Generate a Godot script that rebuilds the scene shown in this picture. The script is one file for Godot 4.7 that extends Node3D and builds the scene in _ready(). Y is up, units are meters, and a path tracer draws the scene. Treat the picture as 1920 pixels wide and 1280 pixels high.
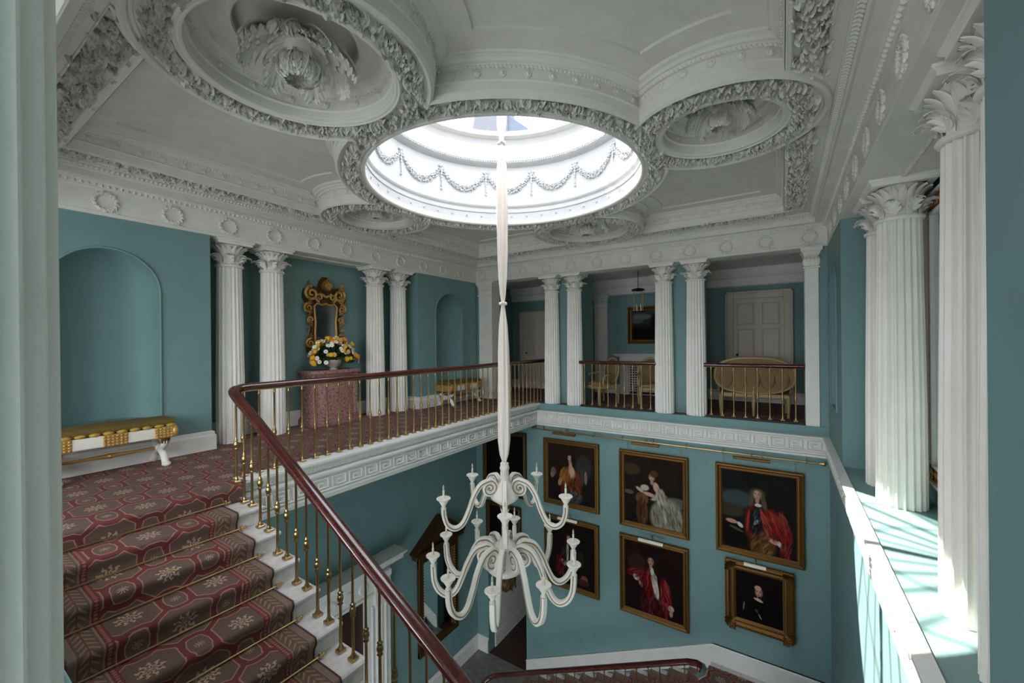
extends Node3D
# Staircase hall of a country house: an upper gallery round a top-lit stair well.
# Gallery floor is y = 0; the eye stands 1.4 m above it between two columns of the near arcade.

const DX := -2.91      # centre of the skylight
const DZ := -4.29
const XL := -6.4       # frieze planes of the hall
const XR := 0.6
const ZB := -8.15
const ZN := -0.43
const YS := 3.36       # ceiling soffit
const YG := -6.26      # ground floor
const RISE := 0.168
const RUN := 0.31

var M := {}
var taken := {}
var rng := RandomNumberGenerator.new()

func _ready() -> void:
	rng.seed = 7
	camera_and_light()
	make_materials()
	shell()
	ceiling()
	skylight()
	entablature()
	balcony_cornice()
	columns()
	stairs()
	balustrades()
	furniture()
	corridor_things()
	lower_hall()
	chandelier()

# ---------------------------------------------------------------- camera, sky, sun, exposure
func camera_and_light() -> void:
	var cam := Camera3D.new()
	cam.name = "camera"
	cam.fov = rad_to_deg(2.0 * atan(640.0 / 774.0))
	cam.near = 0.05
	cam.far = 200.0
	cam.position = Vector3(0, 1.4, 0)
	cam.basis = Basis(Vector3.UP, deg_to_rad(33.27)) * Basis(Vector3.BACK, deg_to_rad(-0.535))
	add_child(cam)
	var env := Environment.new()
	var sky := Sky.new()
	var sm := ProceduralSkyMaterial.new()
	sm.sky_top_color = Color(0.93, 0.96, 1.0)
	sm.sky_horizon_color = Color(0.97, 0.98, 1.0)
	sm.ground_bottom_color = Color(0.45, 0.46, 0.45)
	sm.ground_horizon_color = Color(0.7, 0.7, 0.7)
	sm.sky_energy_multiplier = SKY
	sm.ground_energy_multiplier = SKY * 0.5
	sky.sky_material = sm
	env.background_mode = Environment.BG_SKY
	env.sky = sky
	env.tonemap_mode = Environment.TONE_MAPPER_LINEAR
	env.tonemap_exposure = 1.48
	env.sdfgi_enabled = true
	env.ssao_enabled = true
	env.ssil_enabled = true
	var we := WorldEnvironment.new()
	we.name = "world"
	we.environment = env
	add_child(we)
	var sun := DirectionalLight3D.new()
	sun.name = "sun"
	sun.light_energy = SUN
	sun.light_color = Color(1.0, 0.97, 0.93)
	sun.light_angular_distance = 0.6
	sun.shadow_enabled = true
	var travel := Vector3(0.585, -0.81, 0.03).normalized()
	sun.basis = Basis.looking_at(travel, Vector3(0, 0, 1))
	add_child(sun)
	# daylight of the tall sash windows in the outer wall of the near corridor, behind the camera
	for x in [-4.6, -2.4, -0.2]:
		var a := AreaLight3D.new()
		a.name = "window_daylight"
		a.area_size = Vector2(1.2, 2.1)
		a.light_energy = WINDOW
		a.light_color = Color(0.95, 0.98, 1.0)
		a.shadow_enabled = true
		a.area_range = 30.0
		a.position = Vector3(x, 1.65, 2.52)
		add_child(a, true)
	# daylight of the two tall ground-floor windows in the near wall, under the upper flight
	for x in [-3.9, -1.7]:
		var a := AreaLight3D.new()
		a.name = "hall_daylight"
		a.area_size = Vector2(1.3, 2.4)
		a.light_energy = HALL_WINDOW
		a.light_color = Color(0.95, 0.98, 1.0)
		a.shadow_enabled = true
		a.area_range = 30.0
		a.position = Vector3(x, -4.3, ZN - 0.04)
		add_child(a, true)

const SKY := 2.0
const SUN := 5.5
const WINDOW := 3.7
const HALL_WINDOW := 4.1

# ---------------------------------------------------------------- bookkeeping
func numbered(called: String) -> String:
	if taken.has(called):
		taken[called] += 1
		return "%s_%03d" % [called, taken[called]]
	taken[called] = 0
	return called

func tag(o: Node, label := "", category := "", group := "", kind := "") -> Node:
	if label: o.set_meta("label", label)
	if category: o.set_meta("category", category)
	if group: o.set_meta("group", group)
	if kind: o.set_meta("kind", kind)
	return o

func thing(called: String, label: String, category: String, at := Vector3.ZERO, turn := 0.0, group := "") -> Node3D:
	var o := Node3D.new()
	o.name = numbered(called)
	o.position = at
	o.rotation.y = turn
	tag(o, label, category, group)
	add_child(o)
	return o

func structure(called: String, label := "") -> Node3D:
	var o := Node3D.new()
	o.name = numbered(called)
	tag(o, label, "", "", "structure")
	add_child(o)
	return o

func part(parent: Node, called: String, what, m: Material, xf := Transform3D()) -> MeshInstance3D:
	var o := MeshInstance3D.new()
	o.name = called
	if what is SurfaceTool:
		what.generate_normals()
		o.mesh = what.commit()
	else:
		o.mesh = what
	o.material_override = m
	o.transform = xf
	parent.add_child(o, true)
	return o

func mesh_of(st: SurfaceTool) -> Mesh:
	st.generate_normals()
	return st.commit()

func scatter(parent: Node, called: String, mesh: Mesh, m: Material, at: Array) -> MultiMeshInstance3D:
	var mm := MultiMesh.new()
	mm.transform_format = MultiMesh.TRANSFORM_3D
	mm.mesh = mesh
	mm.instance_count = at.size()
	for i in at.size():
		mm.set_instance_transform(i, at[i])
	var o := MultiMeshInstance3D.new()
	o.name = called
	o.multimesh = mm
	o.material_override = m
	o.set_meta("kind", "stuff")
	parent.add_child(o, true)
	return o

# ---------------------------------------------------------------- mesh helpers
func nst() -> SurfaceTool:
	var st := SurfaceTool.new()
	st.begin(Mesh.PRIMITIVE_TRIANGLES)
	st.set_smooth_group(-1)
	st.set_uv(Vector2.ZERO)
	return st

func tri(st: SurfaceTool, a: Vector3, b: Vector3, c: Vector3) -> void:
	st.add_vertex(a)
	st.add_vertex(c)
	st.add_vertex(b)

func quad(st: SurfaceTool, a: Vector3, b: Vector3, c: Vector3, d: Vector3) -> void:
	tri(st, a, b, c)
	tri(st, a, c, d)

func quv(st: SurfaceTool, p: Array, uv: Array) -> void:
	for i in [0, 2, 1, 0, 3, 2]:
		st.set_uv(uv[i])
		st.add_vertex(p[i])

func bx(st: SurfaceTool, lo: Vector3, hi: Vector3, xf := Transform3D()) -> void:
	st.set_smooth_group(-1)
	var p := []
	for i in 8:
		p.append(xf * Vector3(hi.x if i & 1 else lo.x, hi.y if i & 2 else lo.y, hi.z if i & 4 else lo.z))
	for f in [[0, 2, 3, 1], [4, 5, 7, 6], [0, 4, 6, 2], [1, 3, 7, 5], [2, 6, 7, 3], [0, 1, 5, 4]]:
		quad(st, p[f[0]], p[f[1]], p[f[2]], p[f[3]])

# box with chamfered edges
func cbx(st: SurfaceTool, lo: Vector3, hi: Vector3, c := 0.008, xf := Transform3D()) -> void:
	var pr := PackedVector2Array([Vector2(lo.x + c, lo.z), Vector2(hi.x - c, lo.z), Vector2(hi.x, lo.z + c), Vector2(hi.x, hi.z - c), Vector2(hi.x - c, hi.z), Vector2(lo.x + c, hi.z), Vector2(lo.x, hi.z - c), Vector2(lo.x, lo.z + c)])
	var rows := [[lo.y, c], [lo.y + c, 0.0], [hi.y - c, 0.0], [hi.y, c]]
	st.set_smooth_group(-1)
	var mid := Vector2((lo.x + hi.x) / 2, (lo.z + hi.z) / 2)
	var ring := []
	for r in rows:
		var q := []
		for v in pr:
			var w: Vector2 = v
			if r[1] > 0.0:
				w = Vector2(v.x - signf(v.x - mid.x) * r[1], v.y - signf(v.y - mid.y) * r[1])
			q.append(xf * Vector3(w.x, r[0], w.y))
		ring.append(q)
	for j in 3:
		for i in 8:
			quad(st, ring[j][i], ring[j + 1][i], ring[j + 1][(i + 1) % 8], ring[j][(i + 1) % 8])
	for i in range(1, 7):
		tri(st, ring[3][0], ring[3][i + 1], ring[3][i])
		tri(st, ring[0][0], ring[0][i], ring[0][i + 1])

func lathe(st: SurfaceTool, prof: Array, n := 16, xf := Transform3D(), crisp := true, a0 := 0.0, a1 := TAU) -> void:
	for j in prof.size() - 1:
		st.set_smooth_group(j + 1 if crisp else 1)
		var p: Vector2 = prof[j]
		var q: Vector2 = prof[j + 1]
		for i in n:
			var a := lerpf(a0, a1, float(i) / n)
			var b := lerpf(a0, a1, float(i + 1) / n)
			var A: Vector3 = xf * Vector3(p.x * cos(a), p.y, p.x * sin(a))
			var B: Vector3 = xf * Vector3(q.x * cos(a), q.y, q.x * sin(a))
			var C: Vector3 = xf * Vector3(q.x * cos(b), q.y, q.x * sin(b))
			var D: Vector3 = xf * Vector3(p.x * cos(b), p.y, p.x * sin(b))
			if q.x > 0.0001: tri(st, A, B, C)
			if p.x > 0.0001: tri(st, A, C, D)

func tube(st: SurfaceTool, pts: Array, rad, n := 8, caps := true) -> void:
	var last := pts.size() - 1
	var rings := []
	var side := Vector3.ZERO
	for i in pts.size():
		var t: Vector3 = (pts[mini(i + 1, last)] - pts[maxi(i - 1, 0)]).normalized()
		if side == Vector3.ZERO:
			side = t.cross(Vector3.UP if absf(t.y) < 0.9 else Vector3.RIGHT).normalized()
		side = (side - t * side.dot(t)).normalized()
		var up := t.cross(side)
		var r: float = rad[i] if rad is Array else rad
		var ring := []
		for k in n:
			var a := TAU * k / n
			ring.append(pts[i] + (side * cos(a) + up * sin(a)) * r)
		rings.append(ring)
	st.set_smooth_group(1)
	for i in last:
		for k in n:
			quad(st, rings[i][k], rings[i + 1][k], rings[i + 1][(k + 1) % n], rings[i][(k + 1) % n])
	if caps:
		st.set_smooth_group(-1)
		for k in range(1, n - 1):
			tri(st, rings[0][0], rings[0][k], rings[0][k + 1])
			tri(st, rings[last][0], rings[last][k + 1], rings[last][k])

# section (right, up) carried along a path whose sections stay upright
func sweep(st: SurfaceTool, pts: Array, sec: Array, crisp := false, along := Vector3.ZERO, uvl := 0.0) -> void:
	var last := pts.size() - 1
	var rings := []
	var len := [0.0]
	for i in pts.size():
		var t: Vector3 = (pts[mini(i + 1, last)] - pts[maxi(i - 1, 0)]).normalized()
		var right := along if along != Vector3.ZERO else t.cross(Vector3.UP).normalized()
		var up := right.cross(t).normalized()
		var ring := []
		for s in sec:
			ring.append(pts[i] + right * s.x + up * s.y)
		rings.append(ring)
		if i: len.append(len[i - 1] + (pts[i] - pts[i - 1]).length())
	var n := sec.size()
	for i in last:
		for k in n:
			st.set_smooth_group(k + 1 if crisp else 1)
			var k2 := (k + 1) % n
			if uvl > 0.0:
				quv(st, [rings[i][k], rings[i + 1][k], rings[i + 1][k2], rings[i][k2]], [Vector2(len[i] / uvl, float(k) / n), Vector2(len[i + 1] / uvl, float(k) / n), Vector2(len[i + 1] / uvl, float(k + 1) / n), Vector2(len[i] / uvl, float(k + 1) / n)])
			else:
				quad(st, rings[i][k], rings[i + 1][k], rings[i + 1][k2], rings[i][k2])
	st.set_smooth_group(-1)
	for k in range(1, n - 1):
		tri(st, rings[0][0], rings[0][k], rings[0][k + 1])
		tri(st, rings[last][0], rings[last][k + 1], rings[last][k])

# moulding run along a plan polyline (x, z), profile of (inset to the left of travel, y), mitred
func mould(st: SurfaceTool, plan, prof: Array, closed := true, smooth_run := false) -> void:
	var n: int = plan.size()
	var off := []
	for i in n:
		var p: Vector2 = plan[i]
		var a: Vector2 = plan[(i - 1 + n) % n]
		var b: Vector2 = plan[(i + 1) % n]
		var d0 := (p - a).normalized()
		var d1 := (b - p).normalized()
		if not closed and i == 0: d0 = d1
		if not closed and i == n - 1: d1 = d0
		var n0 := Vector2(d0.y, -d0.x)
		var n1 := Vector2(d1.y, -d1.x)
		var m := n0 + n1
		off.append(m / maxf(0.3, m.dot(n0)))
	for j in prof.size() - 1:
		st.set_smooth_group(j + 1 if smooth_run else -1)
		for i in (n if closed else n - 1):
			var i2 := (i + 1) % n
			var q := []
			for c in [[i, j], [i2, j], [i2, j + 1], [i, j + 1]]:
				var w: Vector2 = plan[c[0]] + off[c[0]] * prof[c[1]].x
				q.append(Vector3(w.x, prof[c[1]].y, w.y))
			quad(st, q[0], q[1], q[2], q[3])

func prism(st: SurfaceTool, poly: PackedVector2Array, depth: float, xf := Transform3D(), smooth_side := false) -> void:
	var t := Geometry2D.triangulate_polygon(poly)
	st.set_smooth_group(-1)
	for i in range(0, t.size(), 3):
		var a := poly[t[i]]
		var b := poly[t[i + 1]]
		var c := poly[t[i + 2]]
		if (b - a).cross(c - a) < 0.0:
			var s := b
			b = c
			c = s
		tri(st, xf * Vector3(a.x, a.y, depth), xf * Vector3(b.x, b.y, depth), xf * Vector3(c.x, c.y, depth))
		tri(st, xf * Vector3(a.x, a.y, 0), xf * Vector3(c.x, c.y, 0), xf * Vector3(b.x, b.y, 0))
	var back := Geometry2D.is_polygon_clockwise(poly)
	st.set_smooth_group(1 if smooth_side else -1)
	for i in poly.size():
		var a := poly[i]
		var b := poly[(i + 1) % poly.size()]
		if back:
			var s := a
			a = b
			b = s
		quad(st, xf * Vector3(a.x, a.y, 0), xf * Vector3(b.x, b.y, 0), xf * Vector3(b.x, b.y, depth), xf * Vector3(a.x, a.y, depth))

func ball(st: SurfaceTool, c: Vector3, r: Vector3, nu := 10, nv := 6, xf := Transform3D()) -> void:
	var prof := []
	for j in nv + 1:
		var a := PI * (float(j) / nv - 0.5)
		prof.append(Vector2(maxf(cos(a), 0.0) if j > 0 and j < nv else 0.0, sin(a)))
	lathe(st, prof, nu, xf * Transform3D(Basis.from_scale(r), c), false)

# a carved leaf: rises along +y, curls towards +z at its tip
func leaf(st: SurfaceTool, length: float, width: float, lean: float, curl: float, lobes := 4.0, xf := Transform3D(), nu := 12, nv := 6) -> void:
	var rows := []
	var p := Vector2.ZERO
	for i in nu + 1:
		var t := float(i) / nu
		var a := lean + curl * t * t
		if i: p += Vector2(sin(a), cos(a)) * length / nu
		var w := width * (0.62 + 0.55 * sin(PI * clampf(t * 0.9 + 0.05, 0, 1))) * (1.0 - 0.85 * pow(t, 5.0)) * (0.86 + 0.16 * absf(cos(lobes * PI * t)))
		var row := []
		for k in nv + 1:
			var v := 2.0 * k / nv - 1.0
			var bump := 0.10 * width * cos(v * PI * 2.5) - 0.22 * width * v * v
			row.append(xf * Vector3(v * w * 0.5, p.y - sin(a) * bump, p.x + cos(a) * bump))
		rows.append(row)
	st.set_smooth_group(1)
	for i in nu:
		for k in nv:
			quad(st, rows[i][k], rows[i + 1][k], rows[i + 1][k + 1], rows[i][k + 1])

# acanthus: a midrib leaf with pairs of leaflets springing from it
func acanthus_leaf(st: SurfaceTool, length: float, width: float, lean: float, curl: float, pairs := 5, xf := Transform3D()) -> void:
	leaf(st, length, width * 0.5, lean, curl, 0.0, xf, 12, 6)
	var p := Vector2.ZERO
	var n := 40
	var k := 0
	for i in n + 1:
		var t := float(i) / n
		var a := lean + curl * t * t
		if i: p += Vector2(sin(a), cos(a)) * length / n
		if k < pairs and t >= (k + 0.6) / (pairs + 0.3):
			k += 1
			var T := Vector3(0, cos(a), sin(a))
			var N := Vector3(0, -sin(a), cos(a))
			for sd in [-1.0, 1.0]:
				for q in [0.45, 0.95]:
					var ph: float = q * (1.0 - 0.35 * t)
					var D := (T * cos(ph) + Vector3(sd, 0, 0) * sin(ph)).normalized()
					var b := Basis(D.cross(N).normalized(), D, N)
					var s := width * (0.60 - 0.18 * absf(t - 0.4)) * (1.0 - 0.45 * pow(t, 3.0))
					leaf(st, s, s * 0.42, 0.15, 0.75, 0.0, xf * Transform3D(b, Vector3(sd * width * 0.04, p.y, p.x) + N * 0.004 * q), 5, 4)

func disk(c: Vector2, r: float, n := 64) -> PackedVector2Array:
	var q := PackedVector2Array()
	for i in n:
		q.append(c + Vector2(cos(TAU * i / n), sin(TAU * i / n)) * r)
	return q

func spline(ctrl: Array, n: int) -> Array:
	var out := []
	var last := ctrl.size() - 1
	for i in last:
		for k in n:
			var t := float(k) / n
			out.append(ctrl[i].cubic_interpolate(ctrl[i + 1], ctrl[maxi(i - 1, 0)], ctrl[mini(i + 2, last)], t))
	out.append(ctrl[last])
	return out

# ---------------------------------------------------------------- materials
func mat(key: String, c: Color, rough := 0.7, metal := 0.0) -> StandardMaterial3D:
	var m := StandardMaterial3D.new()
	m.resource_name = key
	m.albedo_color = c
	m.roughness = rough
	m.metallic = metal
	M[key] = m
	return m

func noisy(freq: float, ramp: Array, size := 256, octaves := 4, kind := FastNoiseLite.TYPE_SIMPLEX_SMOOTH) -> NoiseTexture2D:
	var f := FastNoiseLite.new()
	f.seed = 3
	f.noise_type = kind
	f.frequency = freq
	f.fractal_octaves = octaves
	var g := Gradient.new()
	var at := PackedFloat32Array()
	var cs := PackedColorArray()
	for r in ramp:
		at.append(r[0])
		cs.append(r[1])
	g.offsets = at
	g.colors = cs
	var t := NoiseTexture2D.new()
	t.width = size
	t.height = size
	t.seamless = true
	t.noise = f
	t.color_ramp = g
	return t

func grain(m: StandardMaterial3D, t: Texture2D, scale: Vector3) -> StandardMaterial3D:
	m.albedo_texture = t
	m.uv1_triplanar = true
	m.uv1_world_triplanar = true
	m.uv1_scale = scale
	return m

func make_materials() -> void:
	var soft := noisy(0.02, [[0.0, Color(0.95, 0.95, 0.94)], [1.0, Color(1, 1, 1)]])
	grain(mat("plaster", Color(0.905, 0.893, 0.865), 0.75), soft, Vector3(0.6, 0.6, 0.6))
	grain(mat("white_paint", Color(0.90, 0.895, 0.88), 0.5), soft, Vector3(0.5, 0.5, 0.5))
	grain(mat("column_paint", Color(0.945, 0.93, 0.905), 0.5), soft, Vector3(0.5, 0.5, 0.5))
	grain(mat("teal", Color(0.455, 0.585, 0.58), 0.62), noisy(0.015, [[0.0, Color(0.95, 0.955, 0.96)], [1.0, Color(1, 1, 1)]]), Vector3(0.35, 0.35, 0.35))
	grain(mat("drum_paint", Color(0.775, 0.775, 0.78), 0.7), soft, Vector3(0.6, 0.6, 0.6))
	grain(mat("stone", Color(0.85, 0.83, 0.825), 0.55), noisy(0.05, [[0.0, Color(0.9, 0.89, 0.89)], [1.0, Color(1, 1, 1)]]), Vector3(1, 1, 1))
	grain(mat("floor_stone", Color(0.52, 0.5, 0.49), 0.5), noisy(0.03, [[0.0, Color(0.8, 0.8, 0.8)], [1.0, Color(1, 1, 1)]]), Vector3(0.8, 0.8, 0.8))
	grain(mat("mahogany", Color(0.34, 0.115, 0.09), 0.18), noisy(0.02, [[0.0, Color(0.6, 0.55, 0.55)], [0.6, Color(0.95, 0.95, 0.95)], [1.0, Color(1, 1, 1)]]), Vector3(1.0, 6.0, 1.0))
	M.mahogany.clearcoat_enabled = true
	M.mahogany.clearcoat = 0.7
	M.mahogany.clearcoat_roughness = 0.08
	mat("brass", Color(0.72, 0.61, 0.42), 0.28, 1.0)
	mat("gilt", Color(0.76, 0.60, 0.35), 0.4, 0.45)
	grain(mat("old_gilt", Color(0.60, 0.44, 0.22), 0.45, 0.7), noisy(0.08, [[0.0, Color(0.55, 0.5, 0.45)], [1.0, Color(1, 1, 1)]]), Vector3(3, 3, 3))
	grain(mat("dark_gilt", Color(0.42, 0.30, 0.15), 0.5, 0.5), noisy(0.08, [[0.0, Color(0.55, 0.5, 0.45)], [1.0, Color(1, 1, 1)]]), Vector3(3, 3, 3))
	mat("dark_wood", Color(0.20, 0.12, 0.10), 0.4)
	grain(mat("brown_floor", Color(0.30, 0.20, 0.17), 0.4), noisy(0.03, [[0.0, Color(0.7, 0.7, 0.7)], [1.0, Color(1, 1, 1)]]), Vector3(0.5, 0.5, 3.0))
	mat("mirror", Color(0.86, 0.9, 0.9), 0.03, 1.0)
	mat("dull_mirror", Color(0.62, 0.65, 0.66), 0.1, 1.0)
	var g := mat("pane", Color(1, 1, 1, 0.06), 0.02)
	g.transparency = BaseMaterial3D.TRANSPARENCY_ALPHA
	var g2 := mat("clear_glass", Color(0.95, 0.97, 1, 0.25), 0.05)
	g2.transparency = BaseMaterial3D.TRANSPARENCY_ALPHA
	grain(mat("red_marble", Color(1, 1, 1), 0.25), noisy(0.05, [[0.0, Color(0.42, 0.27, 0.26)], [0.4, Color(0.60, 0.42, 0.405)], [0.52, Color(0.76, 0.61, 0.585)], [0.62, Color(0.55, 0.38, 0.37)], [1.0, Color(0.84, 0.74, 0.71)]], 256, 5), Vector3(1.3, 1.3, 1.3))
	mat("ivory", Color(0.90, 0.88, 0.84), 0.4)
	mat("shade_line", Color(0.55, 0.46, 0.36), 0.5)
	mat("candle", Color(0.93, 0.90, 0.82), 0.5)
	mat("bulb_glass", Color(0.75, 0.75, 0.72), 0.1)
	var sl := mat("sleeve", Color(0.93, 0.88, 0.84), 0.85)
	sl.backlight_enabled = true
	sl.backlight = Color(0.12, 0.11, 0.10)
	grain(mat("gold_velvet", Color(0.46, 0.38, 0.16), 0.8), noisy(0.06, [[0.0, Color(0.75, 0.7, 0.6)], [1.0, Color(1, 1, 1)]]), Vector3(2, 2, 2))
	mat("gold_roll", Color(0.70, 0.58, 0.22), 0.6)
	mat("cream_wood", Color(0.64, 0.56, 0.41), 0.5)
	mat("tan_cloth", Color(0.50, 0.40, 0.27), 0.85)
	mat("tan_seat", Color(0.58, 0.48, 0.34), 0.85)
	mat("white_petal", Color(0.95, 0.95, 0.92), 0.7)
	mat("yellow_petal", Color(0.90, 0.70, 0.12), 0.7)
	mat("amber_petal", Color(0.88, 0.55, 0.20), 0.7)
	mat("peach_petal", Color(0.85, 0.68, 0.45), 0.7)
	mat("green_leaf", Color(0.17, 0.24, 0.13), 0.7)
	mat("stem_green", Color(0.25, 0.34, 0.16), 0.7)
	grain(mat("vase_glaze", Color(0.80, 0.78, 0.74), 0.3), noisy(0.09, [[0.0, Color(0.45, 0.35, 0.33)], [0.45, Color(0.9, 0.88, 0.85)], [1.0, Color(1, 1, 1)]]), Vector3(5, 5, 5))
	mat("terracotta_gilt", Color(0.72, 0.46, 0.27), 0.5, 0.2)
	mat("door_white", Color(0.80, 0.76, 0.70), 0.5)
	mat("iron", Color(0.16, 0.14, 0.13), 0.5, 0.6)
	mat("slate", Color(0.36, 0.39, 0.46), 0.7)
	mat("chimney_brick", Color(0.42, 0.42, 0.44), 0.8)
	var cm := mat("carpet", Color(1, 1, 1), 0.95)
	cm.albedo_texture = carpet_texture(false)
	var rm := mat("runner", Color(1, 1, 1), 0.95)
	rm.albedo_texture = carpet_texture(true)

# woven pattern: long octagons with flowers and small hexagons between red bands edged in pink
func carpet_field(x: float, y: float) -> Color:
	var brown := Color(0.40, 0.315, 0.275)
	var red := Color(0.42, 0.20, 0.19)
	var pink := Color(0.66, 0.47, 0.43)
	var beige := Color(0.66, 0.57, 0.49)
	var best := 9.0
	var second := 9.0
	var lx := 0.0
	var ly := 0.0
	var big := false
	for c in [[0.0, 0.0, true], [1.0, 0.0, true], [0.0, 1.0, true], [1.0, 1.0, true], [0.5, 0.5, true], [0.5, 0.0, false], [0.5, 1.0, false], [0.0, 0.5, false], [1.0, 0.5, false]]:
		var u: float = absf(x - c[0])
		var v: float = absf(y - c[1])
		var d := 0.0
		if c[2]: d = maxf(maxf(u, v * 0.82), (u + v * 0.82) * 0.70) - 0.225
		else: d = maxf(maxf(u * 0.8, v * 1.05), (u * 0.8 + v * 1.05) * 0.74) - 0.115
		if d < best:
			second = best
			best = d
			lx = x - c[0]
			ly = y - c[1]
			big = c[2]
		elif d < second: second = d
	var gap := second - best
	if gap < 0.062: return red
	if gap < 0.088: return pink
	var r := sqrt(lx * lx * 1.1 + ly * ly * 0.9)
	var a := atan2(ly, lx)
	var lim := 0.145 if big else 0.06
	if r < lim * (0.86 + 0.14 * sin(a * 9.0)):
		var pet := sin(a * 9.0 + sin(r * 95.0) * 1.4) * 0.5 + 0.5
		return beige if pet * 0.7 + sin(r * 130.0) * 0.22 > 0.3 else brown.lerp(red, 0.35)
	return brown

func carpet_texture(runner: bool) -> ImageTexture:
	var w := 512
	var h := 512 if not runner else 640
	var bytes := PackedByteArray()
	bytes.resize(w * h * 3)
	var k := 0
	var leafc := Color(0.56, 0.45, 0.375)
	var brown := Color(0.40, 0.315, 0.275)
	var grey := Color(0.48, 0.41, 0.365)
	var red := Color(0.42, 0.20, 0.19)
	for j in h:
		for i in w:
			var c: Color
			if not runner:
				c = carpet_field(float(i) / w, float(j) / h)
			else:
				# across 1.15 m; along 0.62 m
				var yy := float(j) / h * 1.15
				var e := minf(yy, 1.15 - yy)
				var x := float(i) / w
				if e < 0.012: c = red
				elif e < 0.045: c = grey
				elif e < 0.052: c = leafc
				elif e < 0.165:
					c = brown
					var s := (e - 0.108) / 0.045
					var ph := fposmod(x * 5.0, 1.0)
					var u := ph - absf(s) * 0.55
					if absf(s) < 0.10: c = Color(0.45, 0.28, 0.22)
					elif absf(s) < 1.0 and fposmod(u * 2.0, 1.0) < 0.5 * (1.0 - absf(s) * 0.5): c = leafc
				elif e < 0.175: c = leafc.lerp(brown, 0.2)
				elif e < 0.215:
					c = red
					var q := Vector2(fposmod(x * 22.0, 1.0) - 0.5, (e - 0.195) / 0.028)
					if q.length() < 0.36: c = Color(0.60, 0.38, 0.33)
				else: c = carpet_field(x, fposmod((yy - 0.575) / 0.50 + 0.5, 1.0))
			var n := 0.94 + 0.12 * fposmod(sin(i * 12.9898 + j * 78.233) * 43758.5453, 1.0)
			bytes[k] = int(clampf(c.r * n, 0, 1) * 255)
			bytes[k + 1] = int(clampf(c.g * n, 0, 1) * 255)
			bytes[k + 2] = int(clampf(c.b * n, 0, 1) * 255)
			k += 3
	return ImageTexture.create_from_image(Image.create_from_data(w, h, false, Image.FORMAT_RGB8, bytes))

# ---------------------------------------------------------------- walls, floors
func block(parent: Node, called: String, lo: Vector3, hi: Vector3, m: Material) -> MeshInstance3D:
	var st := nst()
	bx(st, lo, hi)
	return part(parent, called, st, m)

# a bay of wall with a round-headed niche cut in the face x = face
func niche_bay(parent: Node, lo: Vector3, hi: Vector3, face: float, zc: float, r: float, y0: float, ys: float) -> void:
	var root := CSGCombiner3D.new()
	root.name = "niche_bay"
	var b := CSGBox3D.new()
	b.name = "bay"
	b.size = hi - lo
	b.position = (lo + hi) / 2
	b.material = M.teal
	root.add_child(b)
	var c := CSGCylinder3D.new()
	c.name = "niche_cut"
	c.radius = r
	c.height = ys - y0
	c.sides = 40
	c.position = Vector3(face, (ys + y0) / 2, zc)
	c.operation = CSGShape3D.OPERATION_SUBTRACTION
	c.material = M.teal
	root.add_child(c)
	var s := CSGSphere3D.new()
	s.name = "niche_head_cut"
	s.radius = r
	s.radial_segments = 40
	s.rings = 24
	s.position = Vector3(face, ys, zc)
	s.operation = CSGShape3D.OPERATION_SUBTRACTION
	s.material = M.teal
	root.add_child(s)
	parent.add_child(root, true)
	var st := nst()
	var out := 0.008 if face < 0 else -0.008
	var pts := [Vector3(face + out, y0, zc - r - 0.015), Vector3(face + out, ys, zc - r - 0.015)]
	for i in range(1, 24):
		var a := PI - PI * i / 24.0
		pts.append(Vector3(face + out, ys + sin(a) * (r + 0.015), zc + cos(a) * (r + 0.015)))
	pts.append(Vector3(face + out, ys, zc + r + 0.015))
	pts.append(Vector3(face + out, y0, zc + r + 0.015))
	tube(st, pts, 0.014, 6)
	part(parent, "niche_bead", st, M.teal)

func skirting(parent: Node, called: String, plan: Array, y: float, h := 0.26, m: Material = null, t := 0.035) -> void:
	var st := nst()
	mould(st, plan, [Vector2(0, y), Vector2(t, y), Vector2(t, y + h - 0.06), Vector2(t * 0.6, y + h - 0.045), Vector2(t * 0.6, y + h - 0.015), Vector2(0, y + h)], false)
	part(parent, called, st, m if m else M.white_paint)

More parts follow.
